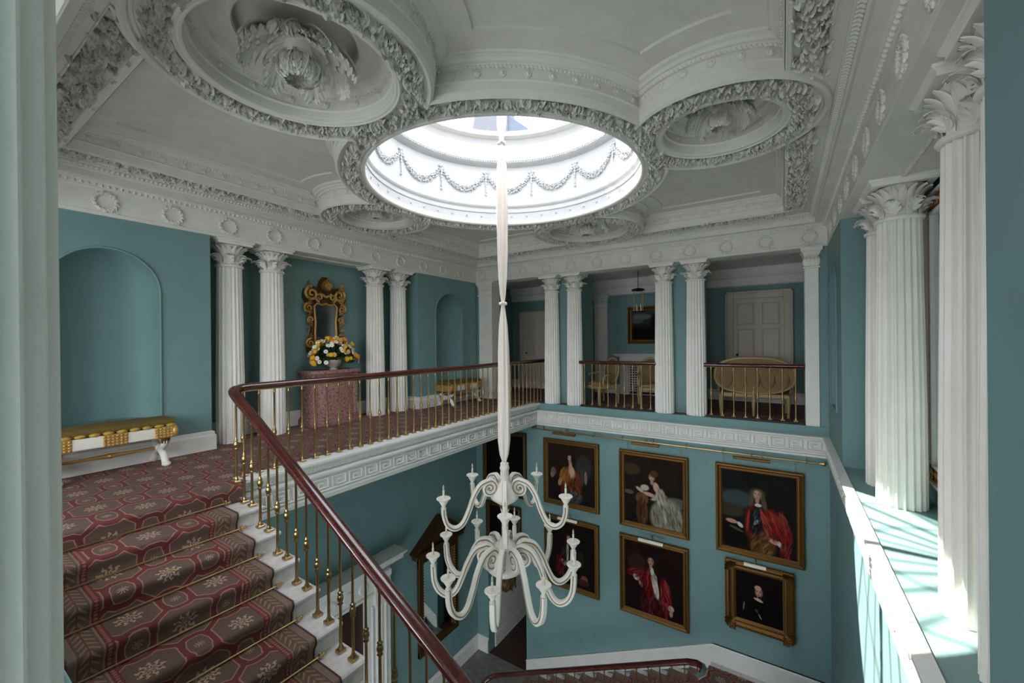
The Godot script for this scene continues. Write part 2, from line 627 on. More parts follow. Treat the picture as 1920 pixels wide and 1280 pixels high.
func shell() -> void:
	# ---- left wall
	var wl := structure("wall_left", "teal left wall of the stair hall with round-headed niches")
	niche_bay(wl, Vector3(-7.0, 0, -2.41), Vector3(XL, 2.86, ZN), XL, -1.40, 0.46, 0.5, 2.03)
	niche_bay(wl, Vector3(-7.0, 0, ZB), Vector3(XL, 2.86, -6.17), XL, -7.14, 0.44, 0.5, 2.05)
	block(wl, "recess_wall", Vector3(-7.2, -0.4, -10.9), Vector3(-7.0, 3.4, 2.8), M.teal)
	block(wl, "lower_wall", Vector3(-6.75, YG, ZB - 0.25), Vector3(-6.45, -0.42, ZN), M.teal)
	# ---- right wall
	var wr := structure("wall_right", "teal right wall of the stair hall with a columned recess")
	niche_bay(wr, Vector3(XR, -0.17, ZB), Vector3(1.4, 2.86, -6.45), XR, -7.35, 0.40, 0.42, 2.05)
	block(wr, "near_bay", Vector3(XR, -0.17, -2.13), Vector3(1.4, 2.86, 2.8), M.teal)
	block(wr, "recess_wall", Vector3(1.2, -0.17, -6.45), Vector3(1.4, 2.86, -2.13), M.teal)
	block(wr, "lower_wall", Vector3(XR, YG, ZB - 0.25), Vector3(1.4, -0.17, 2.8), M.teal)
	# ---- back wall
	var wb := structure("wall_back", "teal back wall below the gallery, hung with portraits")
	block(wb, "lower_wall", Vector3(-5.02, YG, -8.4), Vector3(XR, -0.15, ZB), M.teal)
	block(wb, "lower_wall_side", Vector3(-6.6, YG, -8.4), Vector3(-6.11, -0.15, ZB), M.teal)
	block(wb, "door_head", Vector3(-6.11, -3.85, -8.4), Vector3(-5.02, -0.15, ZB), M.teal)
	block(wb, "ledge", Vector3(-4.68, -0.15, -8.4), Vector3(XR, 0, ZB), M.teal)
	block(wb, "pier", Vector3(-4.46, 0, -9.2), Vector3(-3.74, 2.86, -8.44), M.teal)
	block(wb, "pier", Vector3(-2.01, 0, -9.2), Vector3(-1.28, 2.86, -8.44), M.teal)
	block(wb, "end_pier", Vector3(0.49, 0, -8.6), Vector3(1.4, 2.86, ZB - 0.02), M.teal)
	block(wb, "end_pier", Vector3(-7.0, 0, -8.6), Vector3(-6.33, 2.86, ZB - 0.02), M.teal)
	# ---- corridor beyond the back columns
	var wc := structure("wall_corridor", "shaded teal corridor wall beyond the back columns")
	block(wc, "corridor_back", Vector3(-7.2, 0, -10.9), Vector3(1.4, 3.2, -10.7), M.teal)
	block(wc, "corridor_end", Vector3(1.0, 0, -10.7), Vector3(1.4, 3.2, -8.6), M.teal)
	block(wc, "corridor_cross_wall", Vector3(-4.95, 0, -10.7), Vector3(-4.75, 3.0, -9.75), M.teal)
	var cc := structure("trim_corridor", "white cornice along the corridor wall")
	var st := nst()
	mould(st, [Vector2(-7.0, -10.7), Vector2(1.0, -10.7), Vector2(1.0, -8.6)], [Vector2(0, 2.60), Vector2(-0.03, 2.62), Vector2(-0.03, 2.78), Vector2(-0.06, 2.80), Vector2(-0.12, 2.9), Vector2(-0.12, 3.0)], false)
	part(cc, "cornice", st, M.plaster)
	# ---- near side: the arcade where the camera stands and its corridor
	var wn := structure("wall_near", "wall under the near arcade and the corridor behind the camera")
	block(wn, "lower_wall", Vector3(-6.75, -3.0, ZN), Vector3(1.4, -0.02, ZN + 0.25), M.teal)
	block(wn, "lower_apron", Vector3(-6.75, YG, ZN), Vector3(1.4, -5.6, ZN + 0.25), M.teal)
	for x in [[-6.75, -4.6], [-3.2, -2.4], [-1.0, 1.4]]:
		block(wn, "lower_pier", Vector3(x[0], -5.6, ZN), Vector3(x[1], -3.0, ZN + 0.25), M.teal)
	block(wn, "corridor_floor_slab", Vector3(-7.2, -0.25, ZN + 0.02), Vector3(1.4, -0.01, 2.8), M.stone)
	for x in [[-7.2, -5.2], [-4.0, -3.0], [-1.8, -0.8], [0.4, 1.4]]:
		block(wn, "window_pier", Vector3(x[0], 0, 2.6), Vector3(x[1], 3.2, 2.8), M.teal)
	block(wn, "window_apron", Vector3(-7.2, 0, 2.6), Vector3(1.4, 0.6, 2.8), M.teal)
	block(wn, "window_head", Vector3(-7.2, 2.7, 2.6), Vector3(1.4, 3.2, 2.8), M.teal)
	var k := 1
	for x in [-4.6, -2.4, -0.2]:
		var w := structure("window_%d" % (k + 1), "tall sash window in the corridor behind the camera")
		k += 1
		var f := nst()
		for xx in [-0.6, 0.56]: bx(f, Vector3(x + xx, 0.6, 2.64), Vector3(x + xx + 0.04, 2.7, 2.72))
		for yy in [0.6, 1.63, 2.66]: bx(f, Vector3(x - 0.56, yy, 2.64), Vector3(x + 0.56, yy + 0.04, 2.72))
		for xx in [-0.2, 0.18]: bx(f, Vector3(x + xx, 0.64, 2.66), Vector3(x + xx + 0.02, 2.66, 2.70))
		part(w, "window_frame", f, M.white_paint)
		block(w, "pane", Vector3(x - 0.56, 0.64, 2.675), Vector3(x + 0.56, 2.66, 2.68), M.pane)
	for x in [-3.9, -1.7]:
		var w := structure("window_%d" % (k + 1), "tall ground-floor window under the upper stair flight, outside the view")
		k += 1
		var f := nst()
		for xx in [-0.7, 0.65]: bx(f, Vector3(x + xx, -5.6, ZN + 0.06), Vector3(x + xx + 0.05, -3.0, ZN + 0.14))
		for yy in [-5.6, -4.32, -3.05]: bx(f, Vector3(x - 0.65, yy, ZN + 0.06), Vector3(x + 0.65, yy + 0.05, ZN + 0.14))
		for xx in [-0.23, 0.21]: bx(f, Vector3(x + xx, -5.55, ZN + 0.08), Vector3(x + xx + 0.02, -3.05, ZN + 0.12))
		part(w, "window_frame", f, M.white_paint)
		block(w, "pane", Vector3(x - 0.65, -5.55, ZN + 0.095), Vector3(x + 0.65, -3.05, ZN + 0.1), M.pane)
	# ---- floors
	var fl := structure("floor", "gallery floor laid with patterned carpet, and the stone ground floor")
	block(fl, "gallery_slab", Vector3(-7.0, -0.40, ZB), Vector3(-4.70, -0.012, ZN), M.stone)
	block(fl, "corridor_slab", Vector3(-7.2, -0.40, -10.9), Vector3(1.4, -0.012, -8.17), M.stone)
	block(fl, "ground_floor", Vector3(-7.2, YG - 0.3, -10.9), Vector3(1.4, YG, 2.8), M.floor_stone)
	var cp := nst()
	carpet_sheet(cp, -7.0, -4.80, ZB, -2.05)
	carpet_sheet(cp, -7.0, -4.60, -2.05, ZN)
	carpet_sheet(cp, -7.0, 1.0, -10.7, -8.22)
	part(fl, "gallery_carpet", cp, M.carpet)
	# top step: the gallery carpet rolls over the nosing
	var cr := nst()
	var run := [Vector2(-4.60, 0.0)]
	for i in 7:
		var a := PI / 2 * i / 6.0
		run.append(Vector2(-4.55 + 0.035 * sin(a), -0.035 + 0.035 * cos(a)))
	run.append(Vector2(-4.54, -0.09))
	run.append(Vector2(-4.54, -RISE + 0.005))
	var l := -4.60
	cr.set_smooth_group(1)
	for i in run.size() - 1:
		var l2: float = l + (run[i + 1] - run[i]).length()
		quv(cr, [Vector3(run[i].x, run[i].y, ZN), Vector3(run[i + 1].x, run[i + 1].y, ZN), Vector3(run[i + 1].x, run[i + 1].y, -1.975), Vector3(run[i].x, run[i].y, -1.975)], [Vector2(l / 0.62, ZN / 0.5), Vector2(l2 / 0.62, ZN / 0.5), Vector2(l2 / 0.62, -1.975 / 0.5), Vector2(l / 0.62, -1.975 / 0.5)])
		l = l2
	part(fl, "carpet_nosing", cr, M.carpet)
	# ---- skirtings
	var bl := structure("baseboard_left", "white skirting board along the left gallery wall")
	skirting(bl, "skirting", [Vector2(XL, ZN), Vector2(XL, -2.41), Vector2(-7.0, -2.41), Vector2(-7.0, -6.17), Vector2(XL, -6.17), Vector2(XL, ZB)], 0.0, 0.25, null, -0.04)
	skirting(bl, "lower_skirting", [Vector2(-6.45, ZN), Vector2(-6.45, ZB)], YG, 0.36, null, -0.04)
	var bb := structure("baseboard_back", "white skirting boards of the back wall and corridor")
	skirting(bb, "corridor_skirting", [Vector2(-7.0, -10.7), Vector2(1.0, -10.7), Vector2(1.0, -8.6)], 0.0, 0.24, null, -0.035)
	skirting(bb, "lower_skirting", [Vector2(-6.45, ZB), Vector2(-6.11, ZB)], YG, 0.36, null, -0.04)
	# raking skirting beside the lower flight
	var rk := nst()
	var top := PackedVector2Array([Vector2(-5.02, YG), Vector2(-5.02, -5.95), Vector2(-1.10, -4.04), Vector2(XR, -4.04), Vector2(XR, -4.5), Vector2(-1.2, -4.5), Vector2(-4.9, YG)])
	prism(rk, top, 0.03, Transform3D(Basis(), Vector3(0, 0, ZB)))
	sweep(rk, [Vector3(-5.02, -5.95, ZB + 0.035), Vector3(-1.10, -4.04, ZB + 0.035), Vector3(XR, -4.04, ZB + 0.035)], [Vector2(-0.035, -0.05), Vector2(0.02, -0.05), Vector2(0.02, -0.015), Vector2(0, 0), Vector2(-0.035, 0.0)], true)
	part(bb, "raking_skirting", rk, M.white_paint)
	# ---- ceilings outside the hall
	var co := structure("ceiling_corridor", "plain corridor ceilings outside the hall")
	block(co, "corridor_ceiling", Vector3(-7.2, 3.0, -10.9), Vector3(1.4, 3.3, -8.5), M.plaster)
	block(co, "near_ceiling", Vector3(-7.2, 3.0, ZN + 0.3), Vector3(1.4, 3.3, 2.8), M.plaster)

func carpet_sheet(st: SurfaceTool, x0: float, x1: float, z0: float, z1: float) -> void:
	st.set_smooth_group(-1)
	var p := [Vector3(x0, 0, z1), Vector3(x1, 0, z1), Vector3(x1, 0, z0), Vector3(x0, 0, z0)]
	var uv := []
	for q in p: uv.append(Vector2(q.x / 0.62, q.z / 0.5))
	quv(st, p, uv)

# ---------------------------------------------------------------- ceiling
const RINGS := [[-2.91, -1.66, 0.96, 0.88, 0.72, 0.66], [-2.91, -6.92, 0.96, 0.88, 0.72, 0.66], [-0.48, -4.29, 0.83, 0.755, 0.57, 0.49], [-5.34, -4.29, 0.83, 0.755, 0.57, 0.49]]
const BORDER := [-5.87, 0.03, -7.58, -0.99]     # edges of the coffered field

func csg_poly(poly: PackedVector2Array, y0: float, h: float, sub := true) -> CSGPolygon3D:
	var c := CSGPolygon3D.new()
	c.name = "cut"
	c.polygon = poly
	c.depth = h
	c.rotation_degrees.x = 90
	c.position.y = y0
	c.operation = CSGShape3D.OPERATION_SUBTRACTION if sub else CSGShape3D.OPERATION_UNION
	c.material = M.plaster
	return c

func coffers() -> Array:
	var out := []
	for sx in [0, 1]:
		for sz in [0, 1]:
			var x0: float = BORDER[0] if sx == 0 else DX
			var x1: float = DX if sx == 0 else BORDER[1]
			var z0: float = BORDER[2] if sz == 0 else DZ
			var z1: float = DZ if sz == 0 else BORDER[3]
			var polys := [PackedVector2Array([Vector2(x0, z0), Vector2(x1, z0), Vector2(x1, z1), Vector2(x0, z1)])]
			var cuts := [disk(Vector2(DX, DZ), 1.955, 128)]
			for r in RINGS: cuts.append(disk(Vector2(r[0], r[1]), r[2], 96))
			for c in cuts:
				var nxt := []
				for p in polys: nxt.append_array(Geometry2D.clip_polygons(p, c))
				polys = nxt
			var best: PackedVector2Array
			var size := 0.0
			for p in polys:
				var a := absf(area(p))
				if a > size:
					size = a
					best = p
			out.append(best)
	return out

func area(p: PackedVector2Array) -> float:
	var a := 0.0
	for i in p.size(): a += p[i].cross(p[(i + 1) % p.size()])
	return a / 2

func inset(p: PackedVector2Array, d: float) -> PackedVector2Array:
	var q := Geometry2D.offset_polygon(p, -d, Geometry2D.JOIN_MITER)
	return q[0] if q.size() else p

# travel so that the left side (mould's inset) is inside the polygon
func inward(p: PackedVector2Array) -> PackedVector2Array:
	var q := p.duplicate()
	if area(q) > 0: q.reverse()
	return q

func along_poly(p: PackedVector2Array, step: float) -> Array:
	var out := []      # [point, direction]
	var left := step / 2
	for i in p.size():
		var a := p[i]
		var b := p[(i + 1) % p.size()]
		var l := (b - a).length()
		if l < 1e-5: continue
		while left <= l:
			out.append([a + (b - a) * (left / l), (b - a) / l])
			left += step
		left -= l
	return out

func arc_mould(parent: Node, called: String, c: Vector2, prof: Array, clear: Array, n := 160) -> void:
	# ring moulding, left out where it would run inside one of the discs in clear: [centre, radius]
	var st := nst()
	for i in n:
		var a := TAU * i / n
		var b := TAU * (i + 1) / n
		var hidden := false
		var mid: Vector2 = c + Vector2(cos((a + b) / 2), sin((a + b) / 2)) * prof[prof.size() / 2].x
		for d in clear:
			if mid.distance_to(d[0]) < d[1]: hidden = true
		if hidden: continue
		for j in prof.size() - 1:
			st.set_smooth_group(j + 1)
			var q := []
			for s in [[a, j], [a, j + 1], [b, j + 1], [b, j]]:
				q.append(Vector3(c.x + cos(s[0]) * prof[s[1]].x, prof[s[1]].y, c.y + sin(s[0]) * prof[s[1]].x))
			quad(st, q[0], q[1], q[2], q[3])
	part(parent, called, st, M.plaster)

func foliage_leaf() -> Mesh:
	var st := nst()
	leaf(st, 0.085, 0.055, 0.35, 1.9, 3.0, Transform3D(), 7, 4)
	leaf(st, 0.055, 0.04, 0.2, 1.5, 2.0, Transform3D(Basis(Vector3.BACK, 0.9), Vector3(0.012, 0.01, 0.0)), 5, 4)
	leaf(st, 0.055, 0.04, 0.2, 1.5, 2.0, Transform3D(Basis(Vector3.BACK, -0.9), Vector3(-0.012, 0.01, 0.0)), 5, 4)
	return mesh_of(st)

func foliage_xf(x: float, z: float, y: float, yaw: float, s: float) -> Transform3D:
	# local y lies in the ceiling, local z points down
	var b := Basis(Vector3(cos(yaw), 0, sin(yaw)), Vector3(-sin(yaw), 0, cos(yaw)), Vector3.DOWN)
	b = Basis(b.x, b.y, b.x.cross(b.y))
	if b.z.y > 0: b = Basis(-b.x, b.y, -b.z)
	return Transform3D(b * Basis.from_scale(Vector3(s, s, s)), Vector3(x, y, z))

func ceiling() -> void:
	var ce := structure("ceiling", "white coffered plaster ceiling with foliate rings and a round skylight opening")
	var cof := coffers()
	var slab := CSGCombiner3D.new()
	slab.name = "soffit"
	slab.add_child(csg_poly(PackedVector2Array([Vector2(-7.2, ZB - 0.4), Vector2(1.4, ZB - 0.4), Vector2(1.4, ZN + 0.45), Vector2(-7.2, ZN + 0.45)]), YS, 0.5, false))
	slab.add_child(csg_poly(disk(Vector2(DX, DZ), 1.74, 128), YS - 0.1, 0.9))
	for p in cof:
		slab.add_child(csg_poly(p, YS - 0.1, 0.36))
		slab.add_child(csg_poly(inset(p, 0.30), YS, 0.285))
	for r in RINGS:
		slab.add_child(csg_poly(disk(Vector2(r[0], r[1]), r[5], 72), YS - 0.1, 0.34))
		slab.add_child(csg_poly(disk(Vector2(r[0], r[1]), r[5] * 0.62, 48), YS, 0.31))
	# sunk panels of the four border bands
	var bands := [[-5.85, -3.0, -0.935, -0.725], [-2.82, 0.01, -0.935, -0.725], [-5.85, -3.0, -7.845, -7.635], [-2.82, 0.01, -7.845, -7.635], [0.075, 0.265, -7.6, -4.3], [0.075, 0.265, -4.28, -0.98], [-6.1, -5.91, -7.6, -4.3], [-6.1, -5.91, -4.28, -0.98]]
	var panels := []
	for b in bands:
		var polys := [PackedVector2Array([Vector2(b[0], b[2]), Vector2(b[1], b[2]), Vector2(b[1], b[3]), Vector2(b[0], b[3])])]
		for r in RINGS:
			var nxt := []
			for p in polys: nxt.append_array(Geometry2D.clip_polygons(p, disk(Vector2(r[0], r[1]), r[2] + 0.03, 72)))
			polys = nxt
		for p in polys:
			panels.append(p)
			slab.add_child(csg_poly(p, YS - 0.1, 0.13))
	ce.add_child(slab, true)
	# coffer mouldings, eggs, little rosettes
	var egg := nst()
	ball(egg, Vector3.ZERO, Vector3(0.011, 0.016, 0.013), 6, 4)
	var eggm := mesh_of(egg)
	var ros := rosette_mesh()
	var eggs := []
	for p in cof:
		var q := inward(p)
		var st := nst()
		mould(st, q, [Vector2(0.004, YS - 0.002), Vector2(0.004, YS + 0.075), Vector2(0.016, YS + 0.083), Vector2(0.016, YS + 0.092), Vector2(0.004, YS + 0.1), Vector2(0.004, YS + 0.17)], true)
		mould(st, q, [Vector2(0.004, YS + 0.17), Vector2(0.02, YS + 0.175), Vector2(0.03, YS + 0.2), Vector2(0.05, YS + 0.205), Vector2(0.065, YS + 0.225), Vector2(0.09, YS + 0.235), Vector2(0.09, YS + 0.245), Vector2(0.10, YS + 0.26)], true)
		part(ce, "coffer_moulding", st, M.plaster)
		for w in along_poly(inset(p, 0.022), 0.034): eggs.append(Transform3D(Basis(), Vector3(w[0].x, YS + 0.178, w[0].y)))
		for w in along_poly(q, 0.2):
			var nrm := Vector2(w[1].y, -w[1].x)
			var b := Basis.looking_at(Vector3(-nrm.x, 0, -nrm.y), Vector3.UP)
			part(ce, "rosette", ros, M.plaster, Transform3D(b, Vector3(w[0].x + nrm.x * 0.005, YS + 0.135, w[0].y + nrm.y * 0.005)))
	# the ring round the skylight and the four satellite rings
	var fol := foliage_leaf()
	var c0 := Vector2(DX, DZ)
	var sat := []
	for r in RINGS: sat.append([Vector2(r[0], r[1]), r[2] - 0.02])
	var dome := [[c0, 1.93]]
	arc_mould(ce, "ring_moulding", c0, [Vector2(1.962, YS + 0.01), Vector2(1.955, YS - 0.03), Vector2(1.93, YS - 0.045), Vector2(1.905, YS - 0.03), Vector2(1.895, YS - 0.012), Vector2(1.88, YS - 0.008), Vector2(1.875, YS + 0.005)], sat, 220)
	arc_mould(ce, "lip_moulding", c0, [Vector2(1.735, YS + 0.005), Vector2(1.73, YS - 0.02), Vector2(1.71, YS - 0.028), Vector2(1.69, YS - 0.02), Vector2(1.68, YS - 0.03), Vector2(1.66, YS - 0.035), Vector2(1.645, YS - 0.02), Vector2(1.64, YS + 0.03)], [], 160)
	var at := []
	for i in 1250:
		var a := rng.randf() * TAU
		var r := rng.randf_range(1.765, 1.855)
		var p := c0 + Vector2(cos(a), sin(a)) * r
		at.append(foliage_xf(p.x, p.y, YS - 0.002, rng.randf() * TAU, rng.randf_range(0.7, 1.05)))
	scatter(ce, "foliage_band", fol, M.plaster, at)
	for r in RINGS:
		var c := Vector2(r[0], r[1])
		arc_mould(ce, "ring_moulding", c, [Vector2(r[2] + 0.006, YS + 0.01), Vector2(r[2], YS - 0.03), Vector2(r[2] - 0.022, YS - 0.045), Vector2(r[2] - 0.045, YS - 0.03), Vector2(r[2] - 0.055, YS - 0.012), Vector2(r[3] + 0.006, YS - 0.008), Vector2(r[3], YS + 0.005)], [[c0, 1.90]], 120)
		arc_mould(ce, "ring_moulding", c, [Vector2(r[4] + 0.005, YS + 0.005), Vector2(r[4], YS - 0.02), Vector2(r[4] - 0.015, YS - 0.03), Vector2(r[4] - 0.03, YS - 0.02), Vector2(r[5] + 0.02, YS - 0.02), Vector2(r[5] + 0.005, YS - 0.01), Vector2(r[5] - 0.002, YS + 0.02)], [], 96)
		arc_mould(ce, "well_moulding", c, [Vector2(r[5] - 0.001, YS + 0.07), Vector2(r[5] - 0.014, YS + 0.08), Vector2(r[5] - 0.014, YS + 0.088), Vector2(r[5] - 0.001, YS + 0.096)], [], 96)
		arc_mould(ce, "well_moulding", c, [Vector2(r[5] - 0.001, YS + 0.17), Vector2(r[5] - 0.03, YS + 0.18), Vector2(r[5] - 0.05, YS + 0.2), Vector2(r[5] - 0.07, YS + 0.21), Vector2(r[5] - 0.09, YS + 0.241)], [], 96)
		arc_mould(ce, "well_moulding", c, [Vector2(r[5] * 0.62 + 0.03, YS + 0.241), Vector2(r[5] * 0.62 + 0.02, YS + 0.225), Vector2(r[5] * 0.62, YS + 0.225), Vector2(r[5] * 0.62 - 0.01, YS + 0.241)], [], 64)
		var fa := []
		for i in int(r[2] * 640):
			var a := rng.randf() * TAU
			var q: Vector2 = c + Vector2(cos(a), sin(a)) * rng.randf_range(r[4] + 0.035, r[3] - 0.03)
			fa.append(foliage_xf(q.x, q.y, YS - 0.002, rng.randf() * TAU, rng.randf_range(0.75, 1.1)))
		scatter(ce, "foliage_band", fol, M.plaster, fa)
		var nr := int(r[5] * 24)
		for i in nr:
			var a := TAU * (i + 0.5) / nr
			var b := Basis.looking_at(Vector3(cos(a), 0, sin(a)), Vector3.UP)
			part(ce, "rosette", ros, M.plaster, Transform3D(b, Vector3(c.x + cos(a) * (r[5] - 0.001), YS + 0.135, c.y + sin(a) * (r[5] - 0.001))))
		for i in int(TAU * r[5] / 0.034):
			var a: float = i * 0.034 / r[5]
			eggs.append(Transform3D(Basis(), Vector3(c.x + cos(a) * (r[5] - 0.026), YS + 0.183, c.y + sin(a) * (r[5] - 0.026))))
		acanthus(ce, Vector3(c.x, YS + 0.20, c.y), r[5] * 0.52)
	scatter(ce, "egg_moulding", eggm, M.plaster, eggs)
	for p in panels:
		var fa := []
		var bb := Rect2(p[0], Vector2.ZERO)
		for v in p: bb = bb.expand(v)
		var inner := inset(p, 0.012)
		for i in int(absf(area(p)) * 720):
			var q := Vector2(rng.randf_range(bb.position.x, bb.end.x), rng.randf_range(bb.position.y, bb.end.y))
			if Geometry2D.is_point_in_polygon(q, inner):
				fa.append(foliage_xf(q.x, q.y, YS + 0.028, rng.randf() * TAU, rng.randf_range(0.75, 1.15)))
		if fa: scatter(ce, "foliage_band", fol, M.plaster, fa)
		var st := nst()
		mould(st, inward(p), [Vector2(-0.035, YS + 0.002), Vector2(-0.03, YS - 0.014), Vector2(-0.012, YS - 0.018), Vector2(0.0, YS - 0.004), Vector2(0.004, YS + 0.012)], true)
		part(ce, "band_moulding", st, M.plaster)

func rosette_mesh() -> Mesh:
	var st := nst()
	# faces +z after looking_at: local -z is into the wall
	var out := Transform3D(Basis(Vector3.RIGHT, PI / 2), Vector3.ZERO)
	lathe(st, [Vector2(0.032, 0.0), Vector2(0.032, 0.006), Vector2(0.026, 0.010), Vector2(0.018, 0.006), Vector2(0.014, 0.012), Vector2(0.008, 0.018), Vector2(0, 0.02)], 12, out, false)
	return mesh_of(st)

func acanthus(parent: Node, at: Vector3, r: float) -> void:
	var boss := Node3D.new()
	boss.name = "acanthus_boss"
	boss.position = at
	parent.add_child(boss, true)
	var k := r / 0.33
	var st := nst()
	acanthus_leaf(st, 0.42 * k, 0.26 * k, 0.0, 1.25, 6)
	var big := mesh_of(st)
	st = nst()
	acanthus_leaf(st, 0.27 * k, 0.17 * k, 0.15, 2.0, 5)
	var small := mesh_of(st)
	for i in 8:
		var a := TAU * i / 8
		var dir := Vector3(cos(a), 0, sin(a))
		var b := Basis(dir.cross(Vector3.DOWN), dir, Vector3.DOWN)
		part(boss, "leaf", big, M.plaster, Transform3D(b, dir * 0.02 + Vector3(0, 0.0, 0)))
	for i in 8:
		var a := TAU * (i + 0.5) / 8
		var dir := Vector3(cos(a), -0.3, sin(a)).normalized()
		var b := Basis(dir.cross(Vector3.DOWN).normalized(), dir, dir.cross(Vector3.DOWN).normalized().cross(dir))
		part(boss, "leaf", small, M.plaster, Transform3D(b, Vector3(0, -0.05 * k, 0)))
	var c := nst()
	lathe(c, [Vector2(0, -0.17 * k), Vector2(0.03 * k, -0.165 * k), Vector2(0.055 * k, -0.14 * k), Vector2(0.06 * k, -0.11 * k), Vector2(0.09 * k, -0.08 * k), Vector2(0.08 * k, 0.05)], 16, Transform3D(), false)
	part(boss, "boss_core", c, M.plaster)

# ---------------------------------------------------------------- skylight drum and glazing
func skylight() -> void:
	var dr := structure("trim_drum", "white plaster drum below the skylight with husk swags")
	var ctr := Transform3D(Basis(), Vector3(DX, 0, DZ))
	var st := nst()
	lathe(st, [Vector2(1.75, 3.34), Vector2(1.645, 3.345), Vector2(1.645, 3.40), Vector2(1.665, 3.415), Vector2(1.665, 3.52), Vector2(1.652, 3.53), Vector2(1.652, 3.555), Vector2(1.675, 3.57), Vector2(1.675, 3.60), Vector2(1.655, 3.62), Vector2(1.645, 3.64), Vector2(1.645, 3.66), Vector2(1.665, 3.68), Vector2(1.675, 3.70), Vector2(1.70, 3.72), Vector2(1.70, 4.29), Vector2(1.67, 4.30), Vector2(1.62, 4.32), Vector2(1.585, 4.36), Vector2(1.585, 4.40), Vector2(1.60, 4.42), Vector2(1.60, 4.45), Vector2(1.63, 4.47), Vector2(1.63, 4.50), Vector2(1.64, 4.56), Vector2(1.635, 4.64), Vector2(1.61, 4.72), Vector2(1.58, 4.74), Vector2(1.80, 4.76), Vector2(1.9, 3.8)], 96, ctr)
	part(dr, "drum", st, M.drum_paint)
	var bead := nst()
	ball(bead, Vector3.ZERO, Vector3(0.012, 0.012, 0.012), 6, 4)
	var beads := []
	for i in 260:
		var a := TAU * i / 260
		beads.append(Transform3D(Basis(), Vector3(DX + cos(a) * 1.588, 4.335, DZ + sin(a) * 1.588)))
	scatter(dr, "bead_row", mesh_of(bead), M.drum_paint, beads)
	var ros := rosette_mesh()
	for i in 42:
		var a := TAU * i / 42
		var b := Basis.looking_at(Vector3(cos(a), 0, sin(a)), Vector3.UP)
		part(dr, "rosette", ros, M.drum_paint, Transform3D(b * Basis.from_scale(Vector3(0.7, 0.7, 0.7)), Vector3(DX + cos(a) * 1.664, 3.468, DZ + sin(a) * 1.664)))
	# swag: one festoon of leaves with a bow and a hanging husk, hung fourteen times
	var sw := nst()
	var span := TAU / 14
	var r := 1.685
	for i in 46:
		var t := (i + 0.5) / 46.0
		var a := (t - 0.5) * span
		var y := 4.16 - 0.26 * (1.0 - pow(2 * t - 1, 2))
		var thick := 0.018 + 0.024 * (1.0 - pow(2 * t - 1, 2))
		for k in 3:
			var w := a + 0.012 * sin(i * 7.3 + k * 2.1)
			var p := Vector3(cos(w) * (r - 0.008), y + thick * sin(i * 5.1 + k * 2.2), sin(w) * (r - 0.008))
			ball(sw, Vector3.ZERO, Vector3(0.014, 0.011, 0.017), 5, 4, Transform3D(Basis(Vector3.RIGHT, i * 1.3 + k) , p))
	var swm := mesh_of(sw)
	var hk := nst()
	for k in 7:
		var y := 4.15 - 0.045 * k
		ball(hk, Vector3(r - 0.005, y, 0), Vector3(0.013, 0.026, 0.016 + 0.008 * sin(k * 0.9)), 6, 4)
	for s in [-1, 1]:
		ball(hk, Vector3(r - 0.005, 4.19, 0.03 * s), Vector3(0.011, 0.016, 0.028), 6, 4)
		ball(hk, Vector3(r - 0.005, 4.12, 0.035 * s), Vector3(0.009, 0.03, 0.009), 6, 4, Transform3D(Basis(), Vector3.ZERO))
	ball(hk, Vector3(r - 0.005, 3.83, 0), Vector3(0.012, 0.014, 0.022), 6, 4)
	var hkm := mesh_of(hk)
	var turn0 := atan2(-cos(deg_to_rad(34.5)), -sin(deg_to_rad(34.5)))
	for i in 14:
		var a := span * i + 0.05
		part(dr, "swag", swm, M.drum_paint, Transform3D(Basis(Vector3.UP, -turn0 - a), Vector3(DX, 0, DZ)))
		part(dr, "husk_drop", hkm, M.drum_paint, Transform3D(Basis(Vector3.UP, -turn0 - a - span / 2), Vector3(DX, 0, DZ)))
	# glazed cone
	var w := structure("window_1", "round conical skylight of clear panes and white glazing bars")
	var ring := nst()
	lathe(ring, [Vector2(1.62, 4.72), Vector2(1.50, 4.73), Vector2(1.50, 4.80), Vector2(1.62, 4.80), Vector2(1.66, 4.74)], 64, ctr)
	part(w, "curb", ring, M.white_paint)
	var lv := [Vector2(1.52, 4.79), Vector2(1.08, 5.13), Vector2(0.62, 5.42), Vector2(0.14, 5.62)]
	var bar := nst()
	for j in 3: bx(bar, Vector3(0, -0.02, -0.012), Vector3((lv[j + 1] - lv[j]).length(), 0.02, 0.012), Transform3D(Basis(Vector3.BACK, atan2(lv[j + 1].y - lv[j].y, lv[j + 1].x - lv[j].x)), Vector3(lv[j].x, lv[j].y, 0)))
	var barm := mesh_of(bar)
	for i in 20:
		part(w, "glazing_bar", barm, M.white_paint, Transform3D(Basis(Vector3.UP, TAU * i / 20), Vector3(DX, 0, DZ)))
	for j in [1, 2]:
		var rg := nst()
		var pts := []
		for i in 41: pts.append(Vector3(DX + cos(TAU * i / 40) * lv[j].x, lv[j].y, DZ + sin(TAU * i / 40) * lv[j].x))
		tube(rg, pts, 0.014, 6, false)
		part(w, "glazing_ring", rg, M.white_paint)
	for j in 3:
		var pn := nst()
		var a := TAU / 20
		var q := []
		for c in [[0.0, j], [a, j], [a, j + 1], [0.0, j + 1]]: q.append(Vector3(cos(c[0]) * lv[c[1]].x, lv[c[1]].y, -sin(c[0]) * lv[c[1]].x))
		quad(pn, q[0], q[1], q[2], q[3])
		var pm := mesh_of(pn)
		for i in 20: part(w, "pane", pm, M.pane, Transform3D(Basis(Vector3.UP, TAU * i / 20), Vector3(DX, 0, DZ)))
	var hub := nst()
